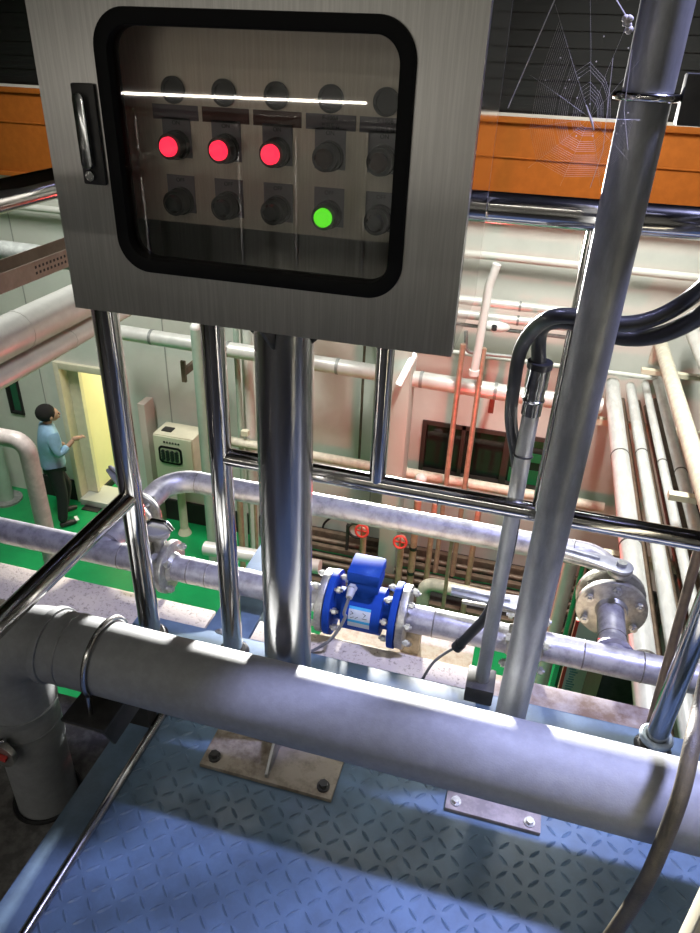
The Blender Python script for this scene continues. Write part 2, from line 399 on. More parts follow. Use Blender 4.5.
struct(MB().box(-0.62, 0.02, 1.29, 1.445, -0.30, -0.05).build('slab_middle', concrete, bevel=0.004))
struct(MB().box(0.02, 0.50, 1.29, 1.445, -0.30, -0.05).build('slab_right', rusty_slab, bevel=0.004))
b_ = MB().box(-0.755, -0.625, 1.28, 1.9, -0.07, -0.05); b_.box(-0.755, -0.735, 1.28, 1.9, -0.2, -0.07); b_.box(-0.645, -0.625, 1.28, 1.9, -0.2, -0.07)
tag(b_.build('steel_channel', blue_steel, bevel=0.002), 'blue-grey steel channel running away from the platform under the white pipes', 'channel')
tag(MB().tube([(-0.695, -1.5, 0.0105), (-0.695, 1.105, 0.0105)], 0.0105, seg=14).build('edge_rod', tube_satin),
    'thin round steel rod lying along the left edge of the blue floor', 'rod')

# ------------------------------------------------------------------ handrail (one welded frame)
hr = thing('handrail', 'polished stainless tube handrail bordering the blue platform', 'handrail', (-0.2, 1.22, 0.05))
RY = 1.22
def ptube(name, pts, r, m, parent, bend=0, seg=24, **k): return MB().tube(pts, r, bend, seg).build(name, m, parent, **k)
ptube('post', [(-0.83, 1.21, 0.05), (-0.83, 1.21, 1.18)], 0.0265, polished, hr)
ptube('post', [(-0.60, RY, 0.05), (-0.60, RY, 1.18)], 0.0245, polished, hr)
ptube('post', [(0.43, RY+0.008, 0.05), (0.43, RY+0.008, 1.18)], 0.0235, polished, hr)
ptube('baluster', [(-0.25, RY, 0.63), (-0.25, RY, 1.18)], 0.0175, polished, hr)
ptube('baluster', [(0.08, RY, 0.63), (0.08, RY, 1.18)], 0.0175, polished, hr)
ptube('top_rail', [(-0.83, -0.9, 1.178), (-0.83, RY, 1.185), (1.6, RY, 1.2)], 0.0245, polished, hr, bend=0.07)
ptube('mid_rail', [(-0.60, RY, 0.632), (1.6, RY, 0.622)], 0.0195, polished, hr)
ptube('side_rail', [(-0.83, -0.9, 0.50), (-0.83, 1.20, 0.488)], 0.0215, polished, hr)
for (x, y) in ((0.43, RY+0.008),):
    MB().torus((x, y, 0.085), (0, 0, 1), 0.029, 0.0085).build('collar', mat('pale_blue_collar', (0.40, 0.47, 0.52), 0.4, 0.4), hr)
for (x, y, r) in ((-0.83, 1.21, 0.045), (-0.60, RY, 0.042), (0.43, RY+0.008, 0.042)):
    MB().cyl((x, y, 0.0495), (x, y, 0.060), r, r*0.75).build('foot', dark_steel, hr)
for x in (-0.12, 0.10): MB().torus((x, RY, 0.6275), (1, 0, 0), 0.0193, 0.0012, seg=28, seg2=6).build('weld_seam', weld, hr)

rr = thing('handrail', 'slim rear handrail mirrored as thin lines in the control box window', 'handrail', (-1.0, -1.0, 0.0))
ptube('top_rail', [(-2.4, -1.0, 1.16), (0.6, -1.0, 1.16)], 0.018, polished, rr)
for x in (-2.3, -2.05, -1.66, -1.22, -0.98, -0.70): ptube('post', [(x, -1.0, 0.0 if x > -0.7 else -0.28), (x, -1.0, 1.145)], 0.012, polished, rr)

# ------------------------------------------------------------------ control panel on its pole
cp = thing('control_panel', 'stainless steel control box on a pole with lit red and green lamps behind its window', 'control panel', (-0.395, 1.07, 0.0))
BX0, BX1, BZ0, BZ1, BF, BB = -0.667, -0.095, 1.05, 1.508, 0.90, 1.175
body = MB(); T = 0.004
body.box(BX0, BX1, BB-T, BB, BZ0, BZ1); body.box(BX0, BX0+T, BF+0.022, BB-T, BZ0, BZ1)
body.box(BX0+T, BX1-T, BF+0.022, BB-T, BZ0, BZ0+T); body.box(BX0+T, BX1-T, BF+0.022, BB-T, BZ1-T, BZ1)
body.build('enclosure', brushed, cp)
MB().box(BX1-T, BX1, BF+0.022, BB-T, BZ0, BZ1).build('side_panel', mirror_side, cp)
def rrect(x0, x1, z0, z1, r, y, n=6):
    pts = []
    for cx, cz, a0 in ((x1-r, z1-r, 0), (x0+r, z1-r, PI/2), (x0+r, z0+r, PI), (x1-r, z0+r, 1.5*PI)):
        for k in range(2*n+1):
            a = a0+PI/2*k/(2*n); pts.append(Vector((cx+r*math.cos(a), y, cz+r*math.sin(a))))
    return pts
def rect_match(x0, x1, z0, z1, inner, y, n=6):
    out = []
    for i, p in enumerate(inner):
        q, k = divmod(i, 2*n+1)
        if q == 0: o = (x1, p.z) if k < n else ((x1, z1) if k == n else (p.x, z1))
        elif q == 1: o = (p.x, z1) if k < n else ((x0, z1) if k == n else (x0, p.z))
        elif q == 2: o = (x0, p.z) if k < n else ((x0, z0) if k == n else (p.x, z0))
        else: o = (p.x, z0) if k < n else ((x1, z0) if k == n else (x1, p.z))
        out.append(Vector((o[0], y, o[1])))
    return out
GX0, GX1, GZ0, GZ1 = -0.577, -0.170, 1.118, 1.436
inner = rrect(GX0+0.008, GX1-0.008, GZ0+0.008, GZ1-0.008, 0.040, BF)
door = MB().loopframe(rect_match(BX0, BX1, BZ0, BZ1, inner, BF), inner, (0, 0.018, 0)).build('door', brushed, cp)
go = rrect(GX0, GX1, GZ0, GZ1, 0.046, BF-0.006); gi = rrect(GX0+0.019, GX1-0.019, GZ0+0.019, GZ1-0.019, 0.030, BF-0.006)
MB().loopframe(go, gi, (0, 0.030, 0)).build('window_gasket', gasket_rub, door, bevel=0.003)
MB().prism(rrect(GX0+0.012, GX1-0.012, GZ0+0.012, GZ1-0.012, 0.034, BF+0.006), (0, 0.003, 0)).build('window_pane', pane_clear, door)
lt = MB(); lt.box(-0.617, -0.583, BF-0.006, BF, 1.23, 1.352)
lo = lt.build('latch', dark_steel, door, bevel=0.003)
chrome = mat('chrome', (0.55, 0.56, 0.57), 0.15, 1.0, noise=0.35, scale=60)
hd = MB().prism(rrect(-0.611, -0.594, 1.25, 1.342, 0.0082, BF-0.016), (0, 0.010, 0))
hb = hd.build('latch_handle', chrome, door, bevel=0.003); hb['label'] = 'chrome latch handle'
MB().cyl((-0.602, BF-0.006, 1.242), (-0.602, BF-0.013, 1.242), 0.0065).build('keyhole', chrome, door)
ip = MB().box(-0.635, -0.13, 0.965, 0.968, 1.176, 1.490).build('mounting_plate', brushed_in, cp)
cols = (-0.508, -0.435, -0.362, -0.289, -0.217)
for i, x in enumerate(cols):
    q = MB(); q.ring((x, 0.965, 1.3465), (x, 0.960, 1.3465), 0.0165, 0.0125); q.cyl((x, 0.9648, 1.3465), (x, 0.962, 1.3465), 0.013)
    q.build('blanking_plug', black_plastic, cp)
lens_red = mat('red_lens_lit', (0.8, 0.02, 0.05), 0.3, 0, emit=(1, 0.02, 0.055), estr=2.6)
lens_green = mat('green_lens_lit', (0.1, 0.8, 0.02), 0.3, 0, emit=(0.13, 0.95, 0.02), estr=1.1)
lens_amber = mat('brown_lens_off', (0.06, 0.028, 0.018), 0.15, 0)
lens_dark = mat('dark_lens_off', (0.016, 0.022, 0.024), 0.15, 0)
def text_mesh(name, body_, size, loc, m, parent, align='CENTER'):
    c = bpy.data.curves.new(name, 'FONT'); c.body = body_; c.size = size; c.align_x = align; c.align_y = 'CENTER'; c.extrude = 0.0002
    t = bpy.data.objects.new(name, c); COL.objects.link(t)
    dg = bpy.context.evaluated_depsgraph_get(); me = bpy.data.meshes.new_from_object(t.evaluated_get(dg))
    bpy.data.objects.remove(t); me.transform(Matrix.Rotation(PI/2, 4, 'X'))
    me.materials.clear(); me.materials.append(m)
    o = bpy.data.objects.new(name, me); COL.objects.link(o); o.parent = parent; o.location = Vector(loc)-world_loc(parent); return o
for row, zc in ((0, 1.2755), (1, 1.2025)):
    for i, x in enumerate(cols):
        kind = lens_red if (row == 0 and i < 3) else lens_green if (row == 1 and i == 3) else lens_amber if row == 0 else lens_dark
        bz = zc+0.004
        q = MB(); q.cyl((x, 0.965, bz), (x, 0.9555, bz), 0.0190, 0.0185); q.ring((x, 0.9555, bz), (x, 0.9385, bz), 0.0165, 0.0125)
        q.cyl((x, 0.9555, bz), (x, 0.945, bz), 0.013)
        ln = q.build('indicator_lamp', black_plastic, cp)
        lens = MB().sweep([(x, 0.945, bz), (x, 0.934, bz), (x, 0.930, bz), (x, 0.9285, bz)], [0.0122, 0.0122, 0.009, 0.003], 24).build('lens', kind, ln)
        lens['label'] = {'red_lens_lit': 'glowing red lens', 'green_lens_lit': 'glowing green lens'}.get(kind.name, 'dark unlit lens')
        pz = bz+0.012
        npl = MB().box(x-0.021, x+0.021, 0.9638, 0.965, pz-0.028, pz+0.022).build('nameplate', plate_grey, cp)
        text_mesh('lettering', 'ON' if row == 0 else 'OFF', 0.0075, (x, 0.9634, pz+0.0155), ink, npl)
        if row == 0:
            tpl = MB().box(x-0.0335, x+0.0335, 0.9638, 0.965, 1.3105, 1.329).build('title_plate',
                   mat('title_plate_brown', (0.12, 0.055, 0.045), 0.5) if i in (1, 2) else plate_grey, cp)
            if i > 2:
                text_mesh('lettering', 'F-100A' if i == 3 else 'F-100B', 0.0075, (x, 0.9634, 1.3245), ink, tpl)
                text_mesh('lettering', '전원투입', 0.0068, (x, 0.9634, 1.3155), ink, tpl)
pole = MB().cyl((-0.395, 1.07, 0.012), (-0.395, 1.07, BZ0), 0.0508, seg=48).build('pole', tube_satin, cp)
plt = MB().box(-0.551, -0.243, 0.914, 1.115, 0.0015, 0.0125).build('base_plate', rust_plate, cp, bevel=0.0015)
for (x, y) in ((-0.525, 0.938), (-0.268, 0.938)):
    MB().cyl((x, y, 0.0125), (x, y, 0.019), 0.014, seg=20).cyl((x, y, 0.019), (x, y, 0.028), 0.010, seg=6).build('anchor_bolt', dark_steel, plt)
for a in (-PI/2, 0, PI):
    d = Vector((math.cos(a), math.sin(a), 0)); n = Vector((-d.y, d.x, 0))*0.003; c = Vector((-0.395, 1.07, 0.0125))
    L_ = 0.098 if a < 0 else 0.1
    MB().prism([c+d*0.049-n, c+d*(0.049+L_)-n, c+d*(0.049+L_)+Vector((0, 0, 0.012))-n, c+d*0.049+Vector((0, 0, 0.10))-n], n*2).build('gusset', rust_plate if a == 0 else galv, cp)
    c = Vector((-0.395, 1.07, BZ0-0.0005)); l2 = 0.07
    MB().prism([c+d*0.049-n, c+d*(0.049+l2)-n, c+d*(0.049+l2)-Vector((0, 0, 0.010))-n, c+d*0.049-Vector((0, 0, 0.075))-n], n*2).build('bracket', dark_steel, cp)

# ------------------------------------------------------------------ support pipe (right)
sp = thing('support_pipe', 'tall grey galvanised pipe post bolted to the blue floor by a small square plate', 'post', (0.095, 1.07, 0.0))
ptube('pipe', [(0.095, 1.07, 0.011), (0.095, 1.07, 2.4)], 0.0312, galv, sp, seg=40)
pt = MB().box(-0.005, 0.196, 0.968, 1.10, 0.0015, 0.0115).build('base_plate', clean_plate, sp, bevel=0.0015)
for (x, y) in ((0.016, 0.988), (0.172, 0.985)):
    MB().cyl((x, y, 0.0115), (x, y, 0.0145), 0.0115, seg=20).cyl((x, y, 0.0145), (x, y, 0.0225), 0.0085, seg=6).build('anchor_bolt', bolt_steel, pt)
ub = thing('pipe_clamp', 'round bar clamp ring around the grey support pipe above the top rail', 'clamp', (0.095, 1.07, 1.33))
cz = P(660, 98, Y=1.045).z
MB().torus((0.095, 1.07, cz), (0, 0.0, 1), 0.0368, 0.0052, seg2=12).build('ring', polished, ub)
MB().box(0.135, 0.20, 1.055, 1.085, cz-0.03, cz+0.028).build('lug', dark_steel, ub, bevel=0.003)

# ------------------------------------------------------------------ big silver pipe with elbow
bp_ = thing('silver_pipe', 'big silver painted pipe crossing low over the platform and elbowing down into the dark floor', 'pipe', (-0.996, 0.91, -0.28))
PY, PZ, PR = 0.91, 0.286, 0.0768
el = MB().tube([(1.6, PY, PZ-0.014), (-0.996, PY, PZ), (-0.996, PY, -0.06)], PR, 0.115, 48, 14)
el.build('pipe_run', silver_paint, bp_)
ptube('down_leg', [(-0.996, PY, 0.06), (-0.996, PY, -0.285)], PR-0.004, silver_paint, bp_, seg=40)
for z0, r in ((0.075, PR+0.004), (0.012, PR+0.002)):
    MB().cyl((-0.996, PY, z0), (-0.996, PY, z0-0.022), r, r-0.004, 40).build('sleeve', silver_paint, bp_)
MB().ring((-0.872, PY, PZ), (-0.855, PY, PZ), PR+0.005, PR-0.002, 48).build('joint_band', silver_paint, bp_, bevel=0.002)
MB().torus((-0.815, PY, PZ), (1, 0, 0), PR-0.0005, 0.0022, 48, 8).build('weld_seam', galv, bp_)
MB().torus((-0.996, PY, -0.278), (0, 0, 1), PR+0.003, 0.006, 40, 8).build('floor_seal', black_rub, bp_)
hg = thing('pipe_hanger', 'dark U-bolt and angle bracket holding the big silver pipe near its elbow', 'bracket', (-0.739, 0.91, 0.0))
HX = -0.739
MB().torus((HX, PY, PZ), (1, 0, 0), PR+0.0068, 0.0058, 40, 10, -0.15*PI, 1.15*PI, u=(0, 1, 0)).build('u_bolt', tube_satin, hg)
sgn = MB()
for s_ in (-1, 1): sgn.cyl((HX, PY+s_*0.0775, PZ-0.03), (HX, PY+s_*0.0838, PZ-0.12), 0.0055, seg=12)
sgn.build('u_bolt_leg', tube_satin, hg)
an = MB(); an.box(HX-0.05, HX+0.05, 0.80, 1.015, PZ-PR-0.012, PZ-PR-0.004)
an.prism([(HX+0.042, 0.80, PZ-PR-0.012), (HX+0.042, 0.825, PZ-PR-0.075), (HX+0.042, 1.015, PZ-PR-0.075), (HX+0.042, 1.015, PZ-PR-0.012)], (0.008, 0, 0))
an.build('angle_bracket', dark_steel, hg, bevel=0.001)
MB().box(HX-0.03, HX+0.03, 0.975, 1.01, 0.0005, PZ-PR-0.0125).build('bracket_leg', dark_steel, hg)
dv = thing('drain_valve', 'small ball valve with disc handle on the down pipe at the left edge', 'valve', (-1.06, 0.88, 0.0))
c = P(4, 752, Y=0.815)
MB().cyl((-1.03, 0.875, c.z), c, 0.012).build('nipple', galv, dv)
MB().cyl(c+Vector((0, -0.012, 0)), c+Vector((0, 0.002, 0)), 0.034, seg=28).build('handle_disc', flange_steel, dv)
MB().bar(c+Vector((-0.03, -0.018, 0.015)), c+Vector((0.022, -0.018, 0.004)), 0.01, 0.012).build('lever', red_paint, dv, bevel=0.002)
MB().tube([c+Vector((-0.03, -0.02, 0.03)), c+Vector((0.012, 0.0, 0.045))], 0.006).build('stem', chrome, dv)

# ------------------------------------------------------------------ process line with flow meter and valves
FY, FPZ, FR = 1.50, 0.034, 0.040
BYP, BPZ = 1.96, 0.036
TLX, TRX = -1.165, 0.36                                  # tees to the bypass
def flange(x0, x1, r, axis, c): pass
pp = thing('process_pipe', 'weathered steel pipe carrying the blue flow meter past the platform edge', 'pipe', (-0.32, FY, FPZ))
segs = [(-5.0, -1.0055), (-0.9085, -0.4455), (-0.1935, 0.0815), (0.1785, 3.15)]
for a, b in segs: ptube('pipe_run', [(a, FY, FPZ), (b, FY, FPZ)], FR, pipe_steel, pp, seg=36)
for tx in (TLX, TRX):
    ptube('tee_branch', [(tx, FY, FPZ), (tx, FY+(0.1515 if tx < 0 else 0.1945), FPZ)], FR-0.002, pipe_steel, pp, seg=32)
    MB().sweep([(tx, FY+0.028, FPZ), (tx, FY+0.045, FPZ), (tx, FY+0.07, FPZ)], [0.054, 0.0455, 0.0385], 32).build('tee_neck', pipe_steel, pp)
for x in (-1.235, -1.09, -0.86, -0.80, 0.28, 0.43, -0.12): MB().torus((x, FY, FPZ), (1, 0, 0), FR-0.0008, 0.0022, 32, 8).build('weld_seam', weld, pp)
MB().torus((TRX, FY+0.085, FPZ), (0, 1, 0), FR-0.0028, 0.0022, 32, 8).build('weld_seam', weld, pp)

def bolts(parent, c, axis, R0, n, m, length, rot=0.0, name='bolt', r=0.011):
    u, v = perp(Vector(axis)); axis = Vector(axis).normalized(); c = Vector(c); first = None
    for k in range(n):
        a = 2*PI*(k+0.5)/n+rot; p = c+(u*math.cos(a)+v*math.sin(a))*R0
        if first is None:
            q = MB(); h = length/2
            q.cyl(p-axis*h, p+axis*h, r*0.5, seg=10)
            for s_ in (-1, 1): q.cyl(p+axis*s_*(h-0.017), p+axis*s_*(h-0.006), r, seg=6)
            first = q.build(name, m, parent, origin=p); base = p
        else:
            o = first.copy(); COL.objects.link(o); o.parent = parent; o.location = p-world_loc(parent)

def valve(name, c, axis, r_fl, gap, label, lever_dir, lever_len, stem=0.11, lever=True, group='lever valves on the pipework'):
    """flanged wafer valve: two pipe flanges, disc body, neck, lever"""
    c = Vector(c); axis = Vector(axis).normalized()
    t = thing(name, label, 'valve', c, group)
    for s_ in (-1, 1):
        MB().cyl(c+axis*s_*gap/2, c+axis*s_*(gap/2+0.018), r_fl, seg=40).build('flange', flange_steel, t, bevel=0.002)
        MB().cyl(c+axis*s_*(gap/2+0.018), c+axis*s_*(gap/2+0.030), FR+0.006, FR+0.001, 32).build('flange_hub', flange_steel, t)
    MB().cyl(c-axis*(gap/2-0.002), c+axis*(gap/2-0.002), r_fl*0.70, seg=36).build('valve_body', mat('valve_grey', (0.30, 0.30, 0.30), 0.45, 0.5), t, bevel=0.003)
    bolts(t, c, axis, r_fl*0.80, 4 if r_fl < 0.09 else 6, bolt_steel, gap+0.085, r=0.012)
    top = c+Vector((0, 0, stem))
    MB().cyl(c+Vector((0, 0, r_fl*0.6)), top, 0.018, 0.016).cyl(top-Vector((0, 0, 0.012)), top, 0.034).build('stem', flange_steel, t)
    ld = Vector(lever_dir).normalized(); side = ld.cross(Vector((0, 0, 1))).normalized(); a = top+Vector((0, 0, 0.006))
    if lever:
        q = MB()
        poly = []
        for k in range(13):
            ang = PI/2+PI*k/12; poly.append(a+ld*(math.cos(ang)*0.034)+side*(math.sin(ang)*0.034))
        poly += [a+ld*0.10-side*0.022, a+ld*lever_len-side*0.015, a+ld*lever_len+side*0.015, a+ld*0.10+side*0.022]
        q.prism(poly, (0, 0, 0.010))
        q.bar(a+ld*0.06+Vector((0, 0, 0.014)), a+ld*lever_len+Vector((0, 0, 0.014)), 0.012, 0.010)
        q.build('lever_handle', mat('lever_grey', (0.46, 0.47, 0.49), 0.4, 0.6, noise=0.2, scale=30), t, bevel=0.0025)
        MB().bar(a+ld*0.03+side*0.0-Vector((0, 0, 0.022)), a+ld*(lever_len*0.85)-Vector((0, 0, 0.026)), 0.013, 0.007).build('lock_trigger', flange_steel, t, bevel=0.002)
        MB().cyl(a, a+Vector((0, 0, 0.022)), 0.014, seg=8).build('hub_nut', bolt_steel, t)
    else:
        MB().cyl(a, a+Vector((0, 0, 0.012)), 0.042, seg=30).build('handle_disc', mat('valve_grey', (0.30, 0.30, 0.30)), t, bevel=0.003)
        MB().tube([a+Vector((-0.04, 0.0, 0.012)), a+Vector((-0.015, 0, 0.035)), a+Vector((0.03, 0.0, 0.035)), a+Vector((0.05, 0, 0.012))], 0.007, 0.012).build('grip', chrome, t)
    return t
valve('pipe_valve', (-0.957, FY, FPZ), (1, 0, 0), 0.082, 0.036, 'flanged valve on the weathered pipe, half hidden behind the left rail post', (0.7, 0.7, 0), 0.12, 0.12, lever=False)
valve('pipe_valve', (0.13, FY, FPZ), (1, 0, 0), 0.082, 0.036, 'flanged lever valve on the weathered pipe behind the grey support pipe', (-1, 0.0, 0), 0.215, 0.115)
valve('pipe_valve', (TRX+0.003, 1.745, FPZ), (0, 1, 0), 0.099, 0.040, 'flanged lever valve on the short branch left of the right rail post', (-1, 0.18, 0), 0.24, 0.12)
valve('pipe_valve', (TLX, 1.70, FPZ), (0, 1, 0), 0.082, 0.036, 'flanged valve on the branch left of the left rail post under the slanting side rail', (-0.8, 0.5, 0), 0.14, 0.11)
# bypass
by = thing('bypass_pipe', 'pale steel bypass pipe running parallel behind the blue flow meter with elbows at both ends', 'pipe', (-0.3, BYP, BPZ))
MB().tube([(TLX, 1.7485, BPZ), (TLX, BYP, BPZ), (TRX, BYP, BPZ), (TRX, 1.7955, BPZ)], FR, 0.105, 36, 12).build('pipe_run', pipe_steel, by)
for x in (TLX+0.107, TRX-0.107): MB().torus((x, BYP, BPZ), (1, 0, 0), FR-0.0008, 0.0022, 32, 8).build('weld_seam', weld, by)

fm = thing('flow_meter', 'bright blue flow meter with a square terminal box and printed label', 'flow meter', (-0.32, FY, FPZ))
A = Vector((1, 0, 0)); C0 = Vector((-0.32, FY, FPZ))
def fx(x): return Vector((x, FY, FPZ))
for x0, x1, mm, nm, r in ((-0.421, -0.402, meter_blue, 'meter_flange', 0.094), (-0.237, -0.218, meter_blue, 'meter_flange', 0.094),
                       (-0.445, -0.424, flange_steel, 'pipe_flange', 0.091), (-0.215, -0.194, flange_steel, 'pipe_flange', 0.091)):
    MB().cyl(fx(x0), fx(x1), r, seg=44).build(nm, mm, fm, bevel=0.002)
for x0, x1 in ((-0.424, -0.421), (-0.218, -0.215)): MB().cyl(fx(x0), fx(x1), 0.066, seg=32).build('seal_ring', white_paint, fm)
MB().sweep([fx(-0.402), fx(-0.392), fx(-0.375), fx(-0.375), fx(-0.2635), fx(-0.2635), fx(-0.247), fx(-0.237)],
           [0.052, 0.047, 0.047, 0.067, 0.067, 0.047, 0.047, 0.052], 44).build('meter_body', meter_blue, fm, smooth=30)
MB().cyl((-0.319, FY, FPZ+0.058), (-0.319, FY, FPZ+0.092), 0.030).build('neck', meter_blue, fm)
tb = MB().box(-0.364, -0.276, FY-0.044, FY+0.044, FPZ+0.090, FPZ+0.120).box(-0.366, -0.274, FY-0.046, FY+0.046, FPZ+0.122, FPZ+0.156).build('terminal_box', meter_blue, fm, bevel=0.008)
gl = Vector((-0.347, FY-0.045, FPZ+0.106))
MB().cyl(gl, gl+Vector((0, -0.012, 0)), 0.0135, seg=6).cyl(gl+Vector((0, -0.012, 0)), gl+Vector((0, -0.038, -0.006)), 0.012, 0.009).build('cable_gland', mat('gland_grey', (0.33, 0.34, 0.35), 0.5), tb)
# printed label wrapped on the body, facing the platform
def wrap(x0, x1, a0, a1, r, n=8):
    q = MB(); vs = []
    for k in range(n+1):
        a = a0+(a1-a0)*k/n
        for x in (x0, x1): vs.append(fx(x)+Vector((0, -math.cos(a), math.sin(a)))*r)
    q.add(vs, [(2*k, 2*k+1, 2*k+3, 2*k+2) for k in range(n)]); return q
lb = wrap(-0.352, -0.290, -0.22, 0.72, 0.0674).build('label_plate', mat('label_silver', (0.42, 0.46, 0.50), 0.4), fm)
cy_ = mat('label_cyan', (0.02, 0.30, 0.55), 0.4)
wrap(-0.352, -0.290, 0.60, 0.72, 0.0676).build('printed_band', cy_, lb)
wrap(-0.352, -0.290, 0.02, 0.14, 0.0676).build('printed_band', cy_, lb)
q = MB()
for (xa, aa, xb, ab) in ((-0.346, 0.50, -0.338, 0.42), (-0.338, 0.42, -0.346, 0.36), (-0.312, 0.50, -0.303, 0.44), (-0.303, 0.44, -0.308, 0.35), (-0.345, 0.22, -0.335, 0.28), (-0.332, 0.22, -0.324, 0.30), (-0.312, 0.27, -0.298, 0.27)):
    pa = fx(xa)+Vector((0, -math.cos(aa), math.sin(aa)))*0.0677; pb = fx(xb)+Vector((0, -math.cos(ab), math.sin(ab)))*0.0677
    q.tube([pa, pb], 0.0008, seg=6)
q.build('printed_drawing', ink, lb)
bolts(fm, (-0.423, FY, FPZ), A, 0.077, 8, bolt_steel, 0.088, r=0.0095)
bolts(fm, (-0.2165, FY, FPZ), A, 0.077, 8, bolt_steel, 0.088, r=0.0095)
cb = smoothpath([gl+Vector((0, -0.036, -0.006)), gl+Vector((-0.008, -0.052, -0.05)), P(345, 618, Y=1.40), P(332, 638, Y=1.38), P(314, 650, Z=-0.035), P(298, 655, Z=-0.040)])
tag(MB().sweep(cb, 0.0045, 10).build('signal_cable', grey_cable), 'grey cable drooping from the blue flow meter to the slab behind the pole', 'cable')
# pier under the meter
pr_ = MB().box(-0.45, 0.0, 1.447, 1.62, -0.42, -0.10)
struct(pr_.build('slab_pier', mat('beige_pier', (0.42, 0.36, 0.28), 0.8, 0, scale=50, color2=(0.33, 0.24, 0.17), lo=0.35, hi=0.55)))
tag(MB().box(-0.21, -0.155, 1.50, 1.555, -0.0995, -0.012).build('pipe_cradle', rust_plate, bevel=0.003), 'small rusty cradle block under the pipe right of the blue flow meter', 'support')

# ------------------------------------------------------------------ electric conduit, hoses
ct = thing('cable_conduit', 'grey steel conduit standing on a black base box in front of the grey slab', 'conduit', tuple(P(483, 690, Z=0.05)))
ca = P(483, 692, Y=1.272); cb_ = P(534, 372, Y=1.272); cb_.x = (ca.x+cb_.x)/2; ca.x = cb_.x
cxx = ca.x
bz_top = P(480, 690, Y=1.25).z
ptube('conduit_tube', [(cxx, 1.272, 0.055), (cxx, 1.272, cb_.z)], 0.0165, galv, ct, seg=24)
MB().box(cxx-0.036, cxx+0.032, 1.235, 1.31, 0.0502, 0.098).build('base_box', dark_steel, ct, bevel=0.004)
fz = cb_.z
q = MB(); q.cyl((cxx, 1.272, fz-0.085), (cxx, 1.272, fz-0.03), 0.019); q.cyl((cxx, 1.272, fz-0.03), (cxx, 1.272, fz+0.012), 0.0215); q.torus((cxx, 1.272, fz-0.055), (0, 0, 1), 0.0185, 0.003)
q.build('fitting', chrome, ct)
MB().ring((cxx, 1.272, fz+0.010), (cxx, 1.272, fz+0.022), 0.0235, 0.012).build('rubber_seal', black_rub, ct)
MB().torus((cxx, 1.272, P(516, 455, Y=1.27).z), (0, 0.15, 1), 0.0178, 0.002, 24, 6).build('cable_tie', black_plastic, ct)
h1 = smoothpath([Vector((cxx, 1.272, fz+0.005)), P(539, 338, Y=1.265), P(545, 325, Y=1.235), P(560, 321, Y=1.185), P(585, 325, Y=1.165), P(620, 337, Y=1.155), P(655, 336, Y=1.13), P(690, 322, Y=1.11), P(720, 300, Y=1.08), P(750, 262, Y=1.05), P(765, 200, Y=1.04), Vector((0.42, 1.02, 1.75)), Vector((0.50, 1.0, 3.0)), Vector((0.52, 1.0, 4.19))])
tag(MB().sweep(h1, 0.0135, 16).build('cable_hose', black_rub), 'black hose looping out of the top of the grey steel conduit', 'hose', 'black hoses at the conduit')
h2 = smoothpath([P(458, 646, Y=1.33), P(470, 634, Y=1.325), P(490, 610, Y=1.315), P(507, 560, Y=1.31), P(517, 500, Y=1.305), P(517, 462, Y=1.305), P(511, 420, Y=1.29), P(514, 385, Y=1.25), P(520, 352, Y=1.235), P(533, 330, Y=1.19), P(553, 317, Y=1.135), P(585, 317, Y=1.122), P(620, 324, Y=1.122), P(655, 318, Y=1.12), P(690, 298, Y=1.11), P(718, 270, Y=1.07), P(740, 225, Y=1.05), P(750, 170, Y=1.04), Vector((0.36, 1.04, 1.80)), Vector((0.375, 1.04, 3.0)), Vector((0.375, 1.04, 4.19))])
hs = thing('cable_hose', 'longer black hose hugging the conduit and ending in a sleeve with a thin cable', 'hose', tuple(h2[0]), 'black hoses at the conduit')
MB().sweep(h2, 0.0125, 16).build('hose', black_rub, hs)
dd = (h2[1]-h2[0]).normalized()
MB().cyl(h2[0]-dd*0.008, h2[0]+dd*0.014, 0.0145).build('sleeve', black_rub, hs)
tail = smoothpath([h2[0], P(444, 654, Y=1.34), P(432, 664, Y=1.335), P(422, 680, Y=1.32), P(414, 692, Z=-0.044), P(404, 706, Z=-0.044)])
MB().sweep(tail, 0.0038, 10).build('cable_tail', grey_cable, hs)
h3 = smoothpath([P(712, 655, Y=1.00), P(700, 708, Y=0.93), P(692, 745, Y=0.85), P(682, 790, Y=0.80), P(666, 835, Y=0.775), P(644, 885, Y=0.755), P(612, 935, Y=0.735), P(575, 985, Z=0.05), P(540, 1030, Z=0.0155), P(480, 1090, Z=0.0155)])
tag(MB().sweep(h3, 0.0128, 20).build('rubber_hose', braid), 'brown braided rubber hose draped over the big silver pipe at the right', 'hose')
ec = smoothpath([P(205, 650, Y=1.285), P(208, 640, Y=1.28), P(216, 633, Y=1.275), P(222, 632, Y=1.27), P(230, 640, Y=1.27)], 6)
tag(MB().sweep(ec, 0.0075, 12).build('cable_elbow', galv), 'short bent conduit at the foot of the second rail post from the left', 'conduit')
tag(MB().tube([P(648, 733, Y=1.29), P(700, 545, Y=1.29)], 0.010, seg=14).build('steel_rod', brown_steel), 'thin brown rod standing just left of the right rail post', 'rod')
a = P(693, 980, Y=0.52); b = P(735, 893, Y=0.56); d = (b-a)/(b.z-a.z)
tag(MB().bar(a-d*(a.z-0.001), a+d*(1.1-a.z), 0.06, 0.03, (0, 1, 0)).build('cream_post', cream_paint, bevel=0.004), 'cream painted bar in the bottom right corner of the platform', 'post')

# ------------------------------------------------------------------ hall pipework, each run a thing
def run(name, pts, r, m, label, cat='pipe', group=None, bend=0.0, seg=20, bands=None, band_m=None, band_r=0.004, brackets=None):
    o = MB().tube(pts, r, bend, seg).build(name, m)
    tag(o, label, cat, group)
    if bands:
        for a, b in bands: MB().cyl(a, b, r+band_r, seg=seg).build('band', band_m or m, o)
    return o
